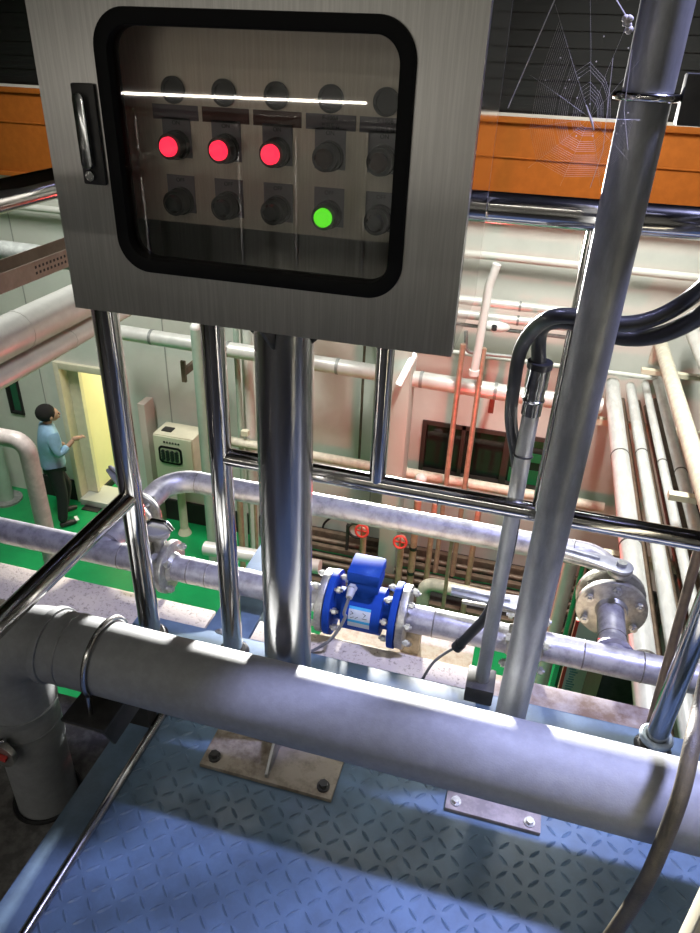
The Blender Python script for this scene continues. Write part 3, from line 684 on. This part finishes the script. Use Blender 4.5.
# left: jacketed pipes and tray running into the hall
LX = -2.6
def yline(x, z, y0, y1): return [(x, y0, z), (x, y1, z)]
pz1 = 0.02
run('lagged_pipe', yline(LX, 0.06, 1.7, 6.45), 0.105, white_jacket, 'thicker upper white jacketed pipe running into the hall at the left', group='white jacketed pipes at the left',
    bands=[((LX, y, 0.06), (LX, y+0.02, 0.06)) for y in (2.0, 3.0, 4.0, 5.0)], band_r=0.0025)
run('lagged_pipe', yline(LX, -0.125, 1.7, 6.45), 0.058, white_jacket, 'thinner lower white jacketed pipe running into the hall at the left', group='white jacketed pipes at the left',
    bands=[((LX, y, -0.125), (LX, y+0.02, -0.125)) for y in (2.4, 3.4, 4.4, 5.4)], band_r=0.0025)
ty = MB(); TX = -2.28
ty.box(TX-0.10, TX-0.095, 0.2, 6.4, 0.42, 0.52); ty.box(TX+0.0, TX+0.005, 0.2, 6.4, 0.42, 0.50); ty.box(TX-0.10, TX+0.005, 0.2, 6.4, 0.415, 0.42)
t_o = tag(ty.build('cable_tray', mat('tray_brown', (0.36, 0.29, 0.24), 0.5, 0.2, noise=0.2, scale=12)), 'brown slotted cable tray above the white jacketed pipes at the left', 'cable tray')
sl = MB()
for k in range(40):
    for dz in (0.445, 0.472):
        y = 2.82+0.028*k
        sl.box(TX+0.0046, TX+0.0062, y, y+0.012, dz-0.006, dz+0.006)
sl.build('slot', black_base, t_o)['kind'] = 'stuff'
run('hall_pipe', [P(-60, 243, Y=5), P(130, 267, Y=5)], 0.085, grey_pipe, 'grey-green pipe crossing behind the cable tray at the upper left')
# far wall: top pipes
a, b = P(440, 247, Y=6.6), P(720, 281, Y=6.6)
run('wall_pipe', [(-9+0.1, 6.6, a.z), (3.1, 6.6, b.z)], 0.035, wall_white, 'thin white pipe high on the far wall under the orange beam', group='white pipes on the far wall')
a = P(490, 302, Y=6.45); c_ = P(490, 314, Y=6.45)
for zz, lab in ((a.z, 'upper'), (c_.z-0.02, 'lower')):
    run('wall_pipe', [(-1.3, 6.42, zz), (0.75, 6.42, zz)], 0.042, white_jacket, lab+' pipe of the white pair on the far wall beside the bent white pipe', group='white pipe pair',
        bands=[((x, 6.42, zz), (x+0.02, 6.42, zz)) for x in (-0.7, -0.12, 0.4)], band_m=grey_pipe)
a = P(500, 331, Y=6.4)
run('wall_pipe', [(-1.3, 6.45, a.z), (0.75, 6.45, a.z)], 0.018, grey_pipe, 'thin grey pipe under the white pipe pair on the far wall')
a = P(500, 360, Y=6.45)
run('wall_pipe', [(-1.3, 6.5, a.z), (1.2, 6.5, a.z)], 0.022, wall_white, 'thin pale pipe halfway up the far wall above the dark window')
lp = [P(466, 331, Y=6.2), P(466, 352, Y=6.2), P(514, 357, Y=6.2), P(522, 349, Y=6.2), P(527, 330, Y=6.2)]
run('pipe_loop', lp, 0.018, grey_pipe, 'thin pipe loop hanging off the far wall right of the bent white pipe', bend=0.06, seg=12)
tk = thing('junction_lamp', 'white bulkhead fitting among the pipes behind the bent white pipe', 'lamp', tuple(P(495, 327, Y=6.4)))
q = P(495, 326, Y=6.4)
MB().ball(q, 0.14, 0.08, 0.055).build('housing', white_paint, tk); MB().cyl(q+Vector((0, -0.07, 0.02)), q+Vector((0, -0.10, 0.0)), 0.025).build('socket', black_plastic, tk)
# big white pipe along wall
zz = -1.29
run('wall_pipe', [(-4.3, 6.2, -1.215), (-0.02, 6.2, zz), (0.75, 6.2, zz)], 0.078, white_jacket, 'large white lagged pipe along the far wall below the control box',
    bands=[((x, 6.2, -1.215-0.0165*(x+4.3)), (x+0.03, 6.2, -1.215-0.0165*(x+4.3))) for x in (-3.75, -2.9, -1.75, -0.92, -0.22)], band_m=grey_pipe)
for px, lab in ((183, 'left of the second rail post'), (492, 'above the dark window')):
    bk = MB(); q = P(px, 372 if px < 300 else 402, Y=6.28); bk.box(q.x-0.02, q.x+0.02, 6.285, 6.69, q.z-0.05, q.z+0.03)
    bk.box(q.x-0.025, q.x+0.025, 6.282, 6.31, q.z-0.12, q.z+0.12)
    tag(bk.build('pipe_bracket', brown_steel), 'brown steel bracket under the large white wall pipe '+lab, 'bracket', 'brackets of the white wall pipe')
# vertical things on the wall
def vert(name, u, v, Y, z0, z1, r, m, label, group=None, **k):
    p = P(u, v, Y=Y); return run(name, [(p.x, Y, z0), (p.x, Y, z1)], r, m, label, group=group, **k)
p = P(201, 400, Y=6.0)
o = run('down_pipe', [(p.x, 6.0, FZ), (p.x, 6.0, P(197, 328, Y=6).z)], 0.052, pale_green, 'pale green down pipe just left of the second rail post', seg=18)
MB().ball((p.x, 6.0, P(197, 328, Y=6).z), 0.054).build('end_cap', white_paint, o)
o = vert('column_pipe', 239, 400, 6.35, FZ, 0.1, 0.03, pale_green, 'thin pale green pipe behind the second rail post')
vert('column_pipe', 249, 400, 6.45, FZ, 0.1, 0.06, wall_white, 'white pipe column seen between the second rail post and the box pole')
p = P(243, 432, Y=6.3)
MB().box(p.x-0.01, p.x+0.07, 6.26, 6.32, p.z-0.03, p.z+0.03).build('pipe_clip', cream_paint, o)
vert('wall_conduit', 361, 420, 6.6, P(359, 458, Y=6.6).z, -1.0, 0.014, brown_steel, 'thin dark conduit down the wall right of the box pole', 'conduit')
p = P(391, 410, Y=6.0)
cm = thing('wall_column', 'square green-grey column lit red on its right side behind the rails', 'column', (p.x+0.06, 6.1, FZ))
MB().box(p.x-0.03, p.x+0.16, 6.0, 6.28, FZ+0.015, P(400, 345, Y=6).z).build('shaft', mat('column_paint', (0.44, 0.47, 0.42), 0.5), cm, bevel=0.006)
MB().box(p.x-0.09, p.x+0.22, 5.94, 6.34, FZ, FZ+0.015).build('base_plate', brown_steel, cm)
a, b = P(398, 384, Y=5.85), P(410, 361, Y=5.85)
tl = thing('glowing_brace', 'short white brace bar with an added glow beside the red lit column under the box corner', 'lamp', tuple(a))
MB().cyl(a, b+Vector((0, 0.2, 0)), 0.022).build('tube', mat('brace_glow', (0.9, 0.9, 0.9), 0.4, emit=(1, 0.98, 0.95), estr=2.5), tl)  # white brace bar, its bright lit look put in as a glow
MB().bar(a+Vector((0.0, 0.03, -0.03)), b+Vector((0, 0.23, -0.03)), 0.06, 0.02).build('housing', white_paint, tl)
zr_top = P(400, 560, Y=6.2).z
for u0, v0, u1, v1, lab in ((457, 394, 449, 472, 'left'), (477, 398, 468, 476, 'right')):
    a = P(u0, v0, Y=6.1)
    run('riser_pipe', [(a.x, 6.1, zr_top+0.012), (a.x, 6.1, P(u0+5, v0-50, Y=6.1).z)], 0.026, copper, lab+' one of two thin brown risers crossing the dark window', group='brown risers over the window', seg=12)
b = [P(474, 373, Y=5.95), P(489, 286, Y=5.95), P(497, 264, Y=5.95)]
o = run('bent_pipe', b, 0.036, white_paint, 'white bent pipe rising right of the control box with a tilted top end', bend=0.015, seg=16)
MB().cyl(b[0]-Vector((0, 0, 0.02)), b[0]+Vector((0, 0, 0.03)), 0.045).build('socket', white_paint, o)
a = P(313, 455, Y=6.3); c_ = P(530, 495, Y=6.3)
o = run('wall_pipe', [(-3.0, 6.3, a.z), (1.0, 6.3, c_.z)], 0.052, cream_pipe, 'cream pipe running just above the mid rail along the far wall')
MB().ball(P(421, 479, Y=6.22), 0.06).build('clamp', white_paint, o)
run('floor_pipe', [P(205, 548, Y=5), P(320, 567, Y=5)], 0.07, white_jacket, 'white pipe stub lying low behind the box pole', seg=18)
a = P(452, 589, Y=5); b = P(427, 583, Y=5)
run('floor_pipe', [(0.3, 5, b.z-0.03), (b.x-0.02, 5, b.z), (b.x-0.02, 5, FZ+0.4)], 0.06, cream_pipe, 'cream pipe elbow turning down at the right of the blue flow meter', bend=0.09, seg=18)
# pipe rack at the wall foot
rk = thing('pipe_rack', 'low brown steel rack with rails along the foot of the far wall', 'rack', (-0.8, 6.0, FZ))
zr = P(400, 560, Y=6.2).z
for (y, dz, h_) in ((6.45, 0.02, 0.10), (6.2, 0.0, 0.06), (5.75, -0.12, 0.08)):
    MB().box(-2.3, 1.3, y-0.03, y+0.03, zr+dz-h_, zr+dz).build('rail', brown_steel, rk, bevel=0.004)
for y in (6.33, 6.05, 5.93): MB().tube([(-2.3, y, zr-0.03), (1.3, y, zr-0.03)], 0.03, seg=12).build('tube_rail', brown_steel, rk)
for x in (-2.1, -1.3, -0.4, 0.5, 1.2):
    for y in (5.75, 6.45): MB().box(x-0.03, x+0.03, y-0.026, y+0.026, FZ, zr-0.16).build('leg', brown_steel, rk)
MB().box(-2.3, 1.3, 5.80, 6.40, FZ+0.16, FZ+0.18).build('lower_shelf', dark_steel, rk)
# red valves
for (u, v, v2, lab) in ((364, 526, 566, 'left valve with a red wheel on a thin brown pipe behind the bypass pipe'), (402, 537, 590, 'right valve with a red wheel on a thin brown pipe above the flow meter flange')):
    t = P(u, v, Y=5.6); vv_ = thing('wheel_valve', lab, 'valve', (t.x, 5.6, FZ), 'red wheel valves')
    ptube('stem_pipe', [(t.x, 5.6, FZ), (t.x, 5.6, t.z-0.06)], 0.032, copper, vv_, seg=12)
    MB().ball((t.x, 5.6, t.z-0.03), 0.05).cyl((t.x, 5.6, t.z-0.03), (t.x, 5.52, t.z), 0.018).build('valve_body', copper, vv_)
    MB().torus((t.x, 5.51, t.z), (0, 1, -0.25), 0.062, 0.012, 24, 8).bar((t.x-0.06, 5.51, t.z), (t.x+0.06, 5.51, t.z), 0.012, 0.012).bar((t.x, 5.51, t.z-0.06), (t.x, 5.51, t.z+0.06), 0.012, 0.012, (0, 1, 0)).build('hand_wheel', red_paint, vv_)
p = P(412, 560, Y=5.65)
o = run('banded_pipe', [(p.x, 5.65, FZ), (p.x, 5.65, P(417, 500, Y=5.65).z)], 0.036, copper, 'thin brown pipe with two black bands beside the right red wheel valve', seg=14,
        bands=[((p.x, 5.65, P(412, v, Y=5.65).z), (p.x, 5.65, P(412, v-3, Y=5.65).z)) for v in (549, 574)], band_m=black_rub)
for u, v, lab in ((429, 555, 'thin brown pipe left of the elbow by the flow meter'), (471, 560, 'thin brown pipe standing behind the black conduit and lever valve')):
    vert('thin_pipe', u, v, 5.66, FZ, P(u, 530, Y=5.7).z+0.35, 0.028, copper, lab, seg=12)
for u, lab in ((241, 'brown drop pipe below the bypass between second rail post and pole'), (256, 'narrow brown drop pipe touching the left side of the box pole')):
    vert('thin_pipe', u, 525, 5.9, FZ, P(u, 505, Y=5.9).z+0.2, 0.034 if u == 241 else 0.018, copper, lab, seg=12)
g_ = smoothpath([P(322, 536, Y=6.6), P(324, 524, Y=6.6), P(333, 516, Y=6.6)], 6)
tag(MB().sweep(g_, 0.014, 10).build('curved_cable', black_rub), 'short curved black cable on the wall right of the box pole', 'cable')
q = P(357, 530, Y=6.2)
gg = thing('pressure_gauge', 'round black rimmed gauge behind the left red wheel valve', 'gauge', tuple(q))
MB().ring(q+Vector((0, -0.03, 0)), q+Vector((0, 0.03, 0)), 0.10, 0.085).build('rim', black_plastic, gg); MB().cyl(q, q+Vector((0, 0.02, 0)), 0.086).build('dial', white_paint, gg)
MB().box(q.x-0.12, q.x-0.09, 6.18, 6.22, zr+0.002, q.z+0.05).build('bracket', dark_steel, gg)
# goose-neck pipe at the left
p = P(45, 545, Y=4.0)
o = run('gooseneck_pipe', [(p.x-1.2, 4.0, P(24, 441, Y=4.0).z), (p.x+0.04, 4.0, P(24, 441, Y=4.0).z), (p.x+0.04, 4.0, FZ)], 0.068, mat('pinkish_pipe', (0.62, 0.54, 0.52), 0.45, 0.1, noise=0.2, scale=15), 'pinkish white pipe bending down in front of the person at the left', bend=0.11, seg=24)
q = P(8, 500, Z=FZ)
o = run('floor_column', [(q.x-0.02, q.y, FZ), (q.x-0.02, q.y, 0.1)], 0.10, pale_green, 'pale green pipe column standing on the floor left of the person', 'column')
MB().cyl((q.x-0.02, q.y, FZ), (q.x-0.02, q.y, FZ+0.03), 0.20).build('base_flange', grey_pipe, o)
q = P(93, 508, Z=FZ)
tag(MB().box(q.x-0.12, q.x+0.12, q.y-0.08, q.y+0.08, FZ, FZ+0.012).build('floor_grate', dark_steel), 'small dark grate in the green floor by the door step', 'grate')
# right-hand pipe bundle
def bundle(u, v, zw, r, m, label, y0, y1=6.55, bands=()):
    p = P(u, v, Z=zw); o = MB().tube([(p.x, y0, zw), (p.x, y1, zw)], r, seg=24).build('bundle_pipe', m)
    tag(o, label, 'pipe', 'pipe bundle along the right side')
    for y in bands: MB().cyl((p.x, y, zw), (p.x, y+0.012, zw), r+0.004, seg=24).build('band', weld, o)
    return o
bundle(618, 438, -1.2, 0.066, alu_jacket, 'leftmost silver jacketed pipe of the bundle at the right', 0.4, bands=(5.1, 3.9, 2.9, 2.2))
bundle(639, 438, -1.2, 0.044, alu_jacket, 'second silver jacketed pipe from the left in the right bundle', 0.4, bands=(5.2, 4.0, 3.0))
bundle(657, 438, -1.15, 0.033, alu_jacket, 'thin middle pipe of the right bundle', 0.4, bands=(5.0, 3.9))
bundle(672, 438, -1.1, 0.040, alu_jacket, 'fourth silver pipe from the left in the right bundle', 0.4, bands=(4.8, 3.6))
for u, zw, lab in ((628, -1.34, 'leftmost thin brown pipe between the silver pipes'), (645, -1.34, 'middle thin brown pipe between the silver pipes'), (652, -1.38, 'dark brown pipe left of the thin silver one'), (664, -1.30, 'rightmost thin brown pipe between the silver pipes')):
    bundle(u, 438, zw, 0.020, brown_steel, lab, 0.4)
p = P(689, 438, Z=-0.75); q = P(667, 347, Z=-0.75)
o = run('bundle_pipe', [(p.x+0.0, 0.4, -0.75), (p.x, q.y+0.1, -0.75), (p.x, q.y+0.1, -0.95)], 0.058, cream_pipe, 'cream speckled pipe bending down at the right edge of the pipe bundle', group='pipe bundle along the right side', bend=0.09)
run('bundle_pipe', [(p.x+0.22, 0.4, -0.6), (p.x+0.22, 6.5, -0.6)], 0.06, white_jacket, 'white jacketed pipe at the extreme right of the bundle', group='pipe bundle along the right side')
rb = thing('pipe_support', 'steel cross arms carrying the pipe bundle at the right', 'support', (1.3, 4, FZ))
for y in (1.6, 4.1, 6.2):
    MB().box(0.72, 1.8, y-0.03, y+0.03, -1.46, -1.40).build('cross_arm', cream_paint, rb)
    MB().box(1.74, 1.81, y-0.04, y+0.04, FZ, -0.6).build('upright', dark_steel, rb)
    MB().box(1.0, 1.8, y-0.03, y+0.03, -0.92, -0.88).build('cross_arm', cream_paint, rb)
struct(MB().box(1.85, 1.95, 0.3, 6.69, FZ, -0.3).build('wall_shade_backing', mat('dark_green_grey', (0.08, 0.10, 0.085), 0.7)))  # dark sheet standing in for the shade on the wall behind the pipes
# under the valve
p = P(566, 640, Y=4.0)
run('silver_riser', [(p.x, 4.0, FZ), (p.x, 4.0, P(570, 545, Y=4).z)], 0.032, tube_satin, 'polished vertical pipe seen under the branch valve beside the grey support pipe')
p = P(552, 640, Y=4.2)
run('silver_riser', [(p.x, 4.2, FZ), (p.x, 4.2, P(556, 545, Y=4.2).z)], 0.05, white_jacket, 'white vertical pipe half hidden by the grey support pipe')
sgn = thing('notice_board', 'white and pale green notice board with a red edge below the weathered pipe', 'sign', tuple(P(585, 660, Y=3.6)))
a, b = P(576, 620, Y=3.6), P(606, 712, Y=3.6)
MB().box(a.x, b.x, 3.6, 3.63, b.z, a.z).build('panel', mat('pale_green_board', (0.55, 0.66, 0.55), 0.5), sgn)
MB().box(a.x, a.x+0.02, 3.59, 3.60, b.z, a.z).build('edge_stripe', red_paint, sgn)
q = MB()
for k in range(26): q.box(a.x+0.035+0.012*random.random(), a.x+0.075+0.02*random.random(), 3.595, 3.60, a.z-0.26-k*0.022, a.z-0.252-k*0.022)
q.build('printed_pattern', mat('sea_green_ink', (0.12, 0.32, 0.28), 0.5), sgn)
tag(MB().box(P(598, 690, Y=3.0).x, P(640, 690, Y=3.0).x, 3.0, 3.4, FZ, P(615, 676, Y=3.0).z).build('dark_box', dark_steel), 'dark box down in the gap below the weathered pipe at the right', 'cabinet')  # plain dark block filling the gap under the pipe

# cabinet on the wall (small control box down in the hall)
hc = thing('hall_control_box', 'cream control box with a dark round-cornered window on the far wall down in the hall', 'control panel', (-3.6, 6.3, -2.9))
a = P(152, 434, Y=6.2); b = P(192, 443, Y=6.2); zb = P(158, 478, Y=6.2).z-0.02
X0, X1, Z1 = a.x, b.x, a.z
MB().box(X0, X1, 6.22, 6.53, zb, Z1).build('enclosure', cream_paint, hc, bevel=0.006)
dd_ = MB().box(X0+0.01, X1-0.01, 6.195, 6.218, zb+0.01, Z1-0.01).build('door', mat('hall_box_door', (0.52, 0.52, 0.38), 0.5), hc, bevel=0.004)
wa = P(158, 445, Y=6.19); wb = P(183, 466, Y=6.19)
go2 = rrect(wa.x, wb.x, wb.z, wa.z, 0.05, 6.185); gi2 = rrect(wa.x+0.025, wb.x-0.025, wb.z+0.025, wa.z-0.025, 0.03, 6.185)
MB().loopframe(go2, gi2, (0, 0.01, 0)).build('window_gasket', gasket_rub, dd_)
MB().prism(gi2, (0, 0.008, 0)).build('window_pane', mat('hall_window', (0.30, 0.34, 0.22), 0.25), dd_)
for r_ in range(4):
    for k in range(4):
        x = wa.x+0.06+k*(wb.x-wa.x-0.12)/3; zz_ = wa.z-0.06-r_*(wa.z-wb.z-0.12)/3
        MB().cyl((x, 6.188, zz_), (x, 6.165, zz_), 0.020, seg=10).build('push_button', black_plastic, dd_)
q = MB()
for k in range(6): q.box(wa.x+0.07+k*0.035, wa.x+0.09+k*0.035, 6.190, 6.1955, wa.z+0.04, wa.z+0.062)
q.build('title_marks', ink, dd_)
p = P(185, 533, Z=FZ)
lg = MB().tube([(p.x, p.y, zb), (p.x, p.y, FZ)], 0.05, seg=16).build('stand_leg', cream_paint, hc)
MB().cyl((p.x, p.y, FZ), (p.x, p.y, FZ+0.08), 0.085, 0.052, 16).build('leg_foot', cream_paint, lg)
MB().box(X0+0.06, X0+0.18, 6.3, 6.4, Z1, Z1+0.012).build('vent_cap', dark_steel, hc)
q = P(141, 412, Y=6.45)
MBp = MB().box(q.x-0.04, q.x+0.05, 6.45, 6.66, FZ, q.z+0.1)
tag(MBp.build('wall_post', mat('pinkish_post', (0.55, 0.45, 0.40), 0.5), bevel=0.006), 'pinkish square post beside the left rail post next to the hall control box', 'post')

# lamps of the place
fl = thing('flood_lamp', 'white flood lamp fixed under the orange beam behind the control box', 'lamp', tuple(LAMP_C))
MB().box(LAMP_C.x-0.2, LAMP_C.x+0.2, LAMP_C.y-0.02, LAMP_C.y+0.10, LAMP_C.z-0.2, LAMP_C.z+0.2).build('housing', dark_steel, fl, bevel=0.01)
MB().box(LAMP_C.x-0.03, LAMP_C.x+0.03, LAMP_C.y+0.1, BY, LAMP_C.z-0.03, LAMP_C.z+0.03).build('arm', dark_steel, fl)
bl = thing('red_beacon', 'red warning beacon on a thin pole by the far wall behind the bypass pipe', 'lamp', tuple(BEACON))
MB().ring(BEACON+Vector((0, 0, -0.09)), BEACON+Vector((0, 0, -0.06)), 0.06, 0.02).build('base', black_plastic, bl)
MB().tube([BEACON+Vector((0, 0, -0.06)), (BEACON.x, BEACON.y, FZ)], 0.018, seg=10).build('pole', copper, bl)

# spider web between the box and the support pipe
web = MB(); wc = P(585, 112, Y=1.0)
def wp(u, v, d=0.0): return P(u, v, Y=1.0+d)
rim = [(555, 4), (590, -20), (628, 22), (640, 60), (640, 120), (628, 160), (600, 186), (560, 186), (528, 168), (520, 130), (530, 75)]
hub = (590, 118)
for (u, v) in rim:
    web.sweep([wp(*hub), wp((hub[0]+u)/2+random.uniform(-2, 2), (hub[1]+v)/2), wp(u, v, 0.02)], 0.00009, 4)
n = len(rim)
for ringk in range(26):
    f0 = 0.16+0.031*ringk
    if ringk in (5, 6, 13): continue
    pts = []
    for i, (u, v) in enumerate(rim+[rim[0]]):
        if ringk > 9 and i in (0, 1, 2, 3) : 
            if pts and len(pts) > 1: web.sweep(pts, 0.00011, 3)
            pts = []; continue
        pts.append(wp(hub[0]+(u-hub[0])*f0*0.92, hub[1]+(v-hub[1])*f0*0.92, 0.02*f0))
    if len(pts) > 1: web.sweep(pts, 0.00011, 3)
wo = thing('spider_web', 'torn spider web stretched between the control box and the grey support pipe', 'spider web', tuple(wc))
web.build('silk_threads', web_mat, wo)
q = MB().sweep([wp(558, -8), wp(508, 108, 0.1)], 0.0007, 5); q.sweep([wp(614, -4), wp(626, 16)], 0.0008, 5)
q.sweep([wp(613, 58), wp(603, 150), wp(590, 188)], 0.0003, 4); q.sweep([wp(632, 50), wp(624, 110), wp(628, 150)], 0.0003, 4); q.sweep([wp(586, 105), wp(592, 122), wp(594, 130)], [0.0008, 0.0016, 0.0005], 5)
q.build('anchor_threads', web_mat, wo)
q = MB()
for k in range(9): q.ball(wp(628+random.uniform(-3, 3), 23+random.uniform(-5, 7)), 0.0028+random.random()*0.002, seg=8, rows=6)
for k in range(16): q.ball(wp(random.uniform(545, 632), random.uniform(30, 150), 0.01), 0.0009, seg=6, rows=4)
q.build('dust_clumps', mat('dust', (0.5, 0.46, 0.42), 0.9), wo)

# ------------------------------------------------------------------ person by the door
def skinned(name, joints, edges, m, parent, sub=2, root=0):
    me = bpy.data.meshes.new(name); org = world_loc(parent)
    me.from_pydata([tuple(Vector(j[0])-org) for j in joints], edges, [])
    o = bpy.data.objects.new(name, me); COL.objects.link(o)
    md = o.modifiers.new('skin', 'SKIN'); md.use_smooth_shade = True
    for i, j in enumerate(joints):
        r = j[1]; me.skin_vertices[0].data[i].radius = (r, r) if not hasattr(r, '__len__') else r
        me.skin_vertices[0].data[i].use_root = (i == root)
    s2 = o.modifiers.new('sub', 'SUBSURF'); s2.levels = sub; s2.render_levels = sub
    dg = bpy.context.evaluated_depsgraph_get(); me2 = bpy.data.meshes.new_from_object(o.evaluated_get(dg))
    bpy.data.objects.remove(o)
    o = bpy.data.objects.new(name, me2); COL.objects.link(o); me2.name = name; me2.materials.clear(); me2.materials.append(m)
    me2.polygons.foreach_set('use_smooth', [True]*len(me2.polygons))
    o.parent = parent; return o
base = P(64, 523, Z=FZ)
pe = thing('person', 'person in a light blue shirt and black trousers stepping towards the open door', 'person', tuple(base))
fd = Vector((0.62, 0.78, 0)).normalized(); ls = Vector((-fd.y, fd.x, 0))       # facing, left side
def B(f, l, z): return base+fd*f+ls*l+Vector((0, 0, z))
S = 0.925
def J(f, l, z, r): return (B(f*S, l*S, z*S), tuple(x*S for x in r) if hasattr(r, '__len__') else r*S)
# body: pelvis, spine, neck, head, arms, legs as one surface
body_j = [J(0.02, 0, 0.95, 0.075), J(0.02, 0, 1.15, 0.085), J(0.03, 0, 1.36, 0.10), J(0.03, 0, 1.47, 0.06), J(0.05, 0, 1.54, 0.052), J(0.075, 0, 1.62, 0.078), J(0.07, 0, 1.70, 0.072),
    J(0.02, 0.17, 1.40, 0.055), J(0.06, 0.20, 1.13, 0.043), J(0.24, 0.12, 1.10, 0.032),
    J(0.02, -0.17, 1.40, 0.055), J(0.05, -0.23, 1.15, 0.043), J(0.22, -0.19, 1.25, 0.032), J(0.28, -0.17, 1.29, 0.032),
    J(0.01, 0.09, 0.86, 0.065), J(0.16, 0.11, 0.52, 0.058), J(0.05, 0.11, 0.16, 0.040),
    J(0.0, -0.09, 0.86, 0.065), J(0.03, -0.09, 0.48, 0.058), J(-0.03, -0.09, 0.08, 0.042)]
body_e = [(0, 1), (1, 2), (2, 3), (3, 4), (4, 5), (5, 6), (2, 7), (7, 8), (8, 9), (2, 10), (10, 11), (11, 12), (12, 13), (0, 14), (14, 15), (15, 16), (0, 17), (17, 18), (18, 19)]
skinned('body', body_j, body_e, skin, pe)
sh_j = [J(0.02, 0, 0.86, (0.165, 0.165)), J(0.02, 0, 0.95, (0.165, 0.165)), J(0.02, 0, 1.12, 0.155), J(0.03, 0, 1.36, 0.165), J(0.03, 0, 1.50, 0.085), J(0.03, 0, 1.54, 0.07),
    J(0.02, 0.18, 1.41, 0.080), J(0.06, 0.21, 1.13, 0.066), J(0.21, 0.135, 1.09, 0.052),
    J(0.02, -0.18, 1.41, 0.080), J(0.05, -0.235, 1.15, 0.066), J(0.20, -0.195, 1.24, 0.050)]
skinned('shirt', sh_j, [(0, 1), (1, 2), (2, 3), (3, 4), (4, 5), (3, 6), (6, 7), (7, 8), (3, 9), (9, 10), (10, 11)], shirt, pe)
tr_j = [J(0.02, 0, 0.98, 0.14), J(0.01, 0.10, 0.86, 0.105), J(0.16, 0.115, 0.52, 0.078), J(0.06, 0.11, 0.16, 0.062), J(0.0, -0.10, 0.86, 0.105), J(0.03, -0.10, 0.48, 0.080), J(-0.03, -0.09, 0.07, 0.066)]
skinned('trousers', tr_j, [(0, 1), (1, 2), (2, 3), (0, 4), (4, 5), (5, 6)], trouser, pe)
for l, f0, z0 in ((0.11, 0.05, 0.12), (-0.09, -0.03, 0.035)):
    so = skinned('shoe', [J(f0-0.05, l, z0+0.015, 0.042), J(f0+0.06, l, z0+0.008, 0.044), J(f0+0.19, l, z0, 0.036)], [(0, 1), (1, 2)], shoe_m, pe)
    if l < 0: MB().box(-0.05, 0.05, -0.02, 0.02, -0.004, 0.006, Matrix.Translation(B(f0+0.17, l, z0+0.034)) @ Matrix.Rotation(math.atan2(ls.y, ls.x), 4, 'Z')).build('toe_patch', white_paint, pe)
hm = MB(); hc_ = B(0.045*S, 0, 1.665*S)
hm.ball(hc_, 0.112, 0.112, 0.105, 20, 14)
ho = hm.build('hair', hair_m, pe)
# facial features and hand
hdv = B(0.075*S, 0, 1.62*S)
fc = MB(); fdir = (fd-ls*0.15).normalized()
fc.ball(hdv+fdir*0.055+Vector((0, 0, 0.005)), 0.062, 0.062, 0.082, 16, 10)
fc.ball(hdv+fdir*0.120+Vector((0, 0, 0.0)), 0.013, 0.013, 0.02, 8, 6)
for s_ in (-1, 1): fc.ball(hdv+ls*s_*0.092+fdir*0.005, 0.018, 0.018, 0.032, 8, 6)
fc.build('face', skin, pe)
ey = MB()
for s_ in (-1, 1): ey.ball(hdv+fdir*0.108+ls*s_*0.03+Vector((0, 0, 0.02)), 0.011, 0.011, 0.008, 8, 6)
ey.build('eye', ink, pe); MB().ball(hdv+fdir*0.108+Vector((0, 0, -0.042)), 0.02, 0.02, 0.006, 8, 6).build('mouth', mat('lips', (0.30, 0.12, 0.10), 0.6), pe)
hp = B(0.29*S, -0.17*S, 1.30*S)
hn = skinned('hand', [(hp-fd*0.03, 0.030), (hp+fd*0.03, 0.034), (hp+fd*0.075, 0.030)], [(0, 1), (1, 2)], skin, pe, 1)
for k in range(4):
    o0 = hp+fd*0.07+ls*(0.024-0.016*k)
    MB().sweep([o0, o0+fd*(0.035-0.004*abs(k-1.5))+Vector((0, 0, 0.012)), o0+fd*0.055+Vector((0, 0, -0.008))], [0.009, 0.0085, 0.006], 8).build('finger', skin, hn)
MB().sweep([hp+ls*0.02, hp+ls*0.045+fd*0.03, hp+ls*0.04+fd*0.06], [0.012, 0.010, 0.007], 8).build('thumb', skin, hn)
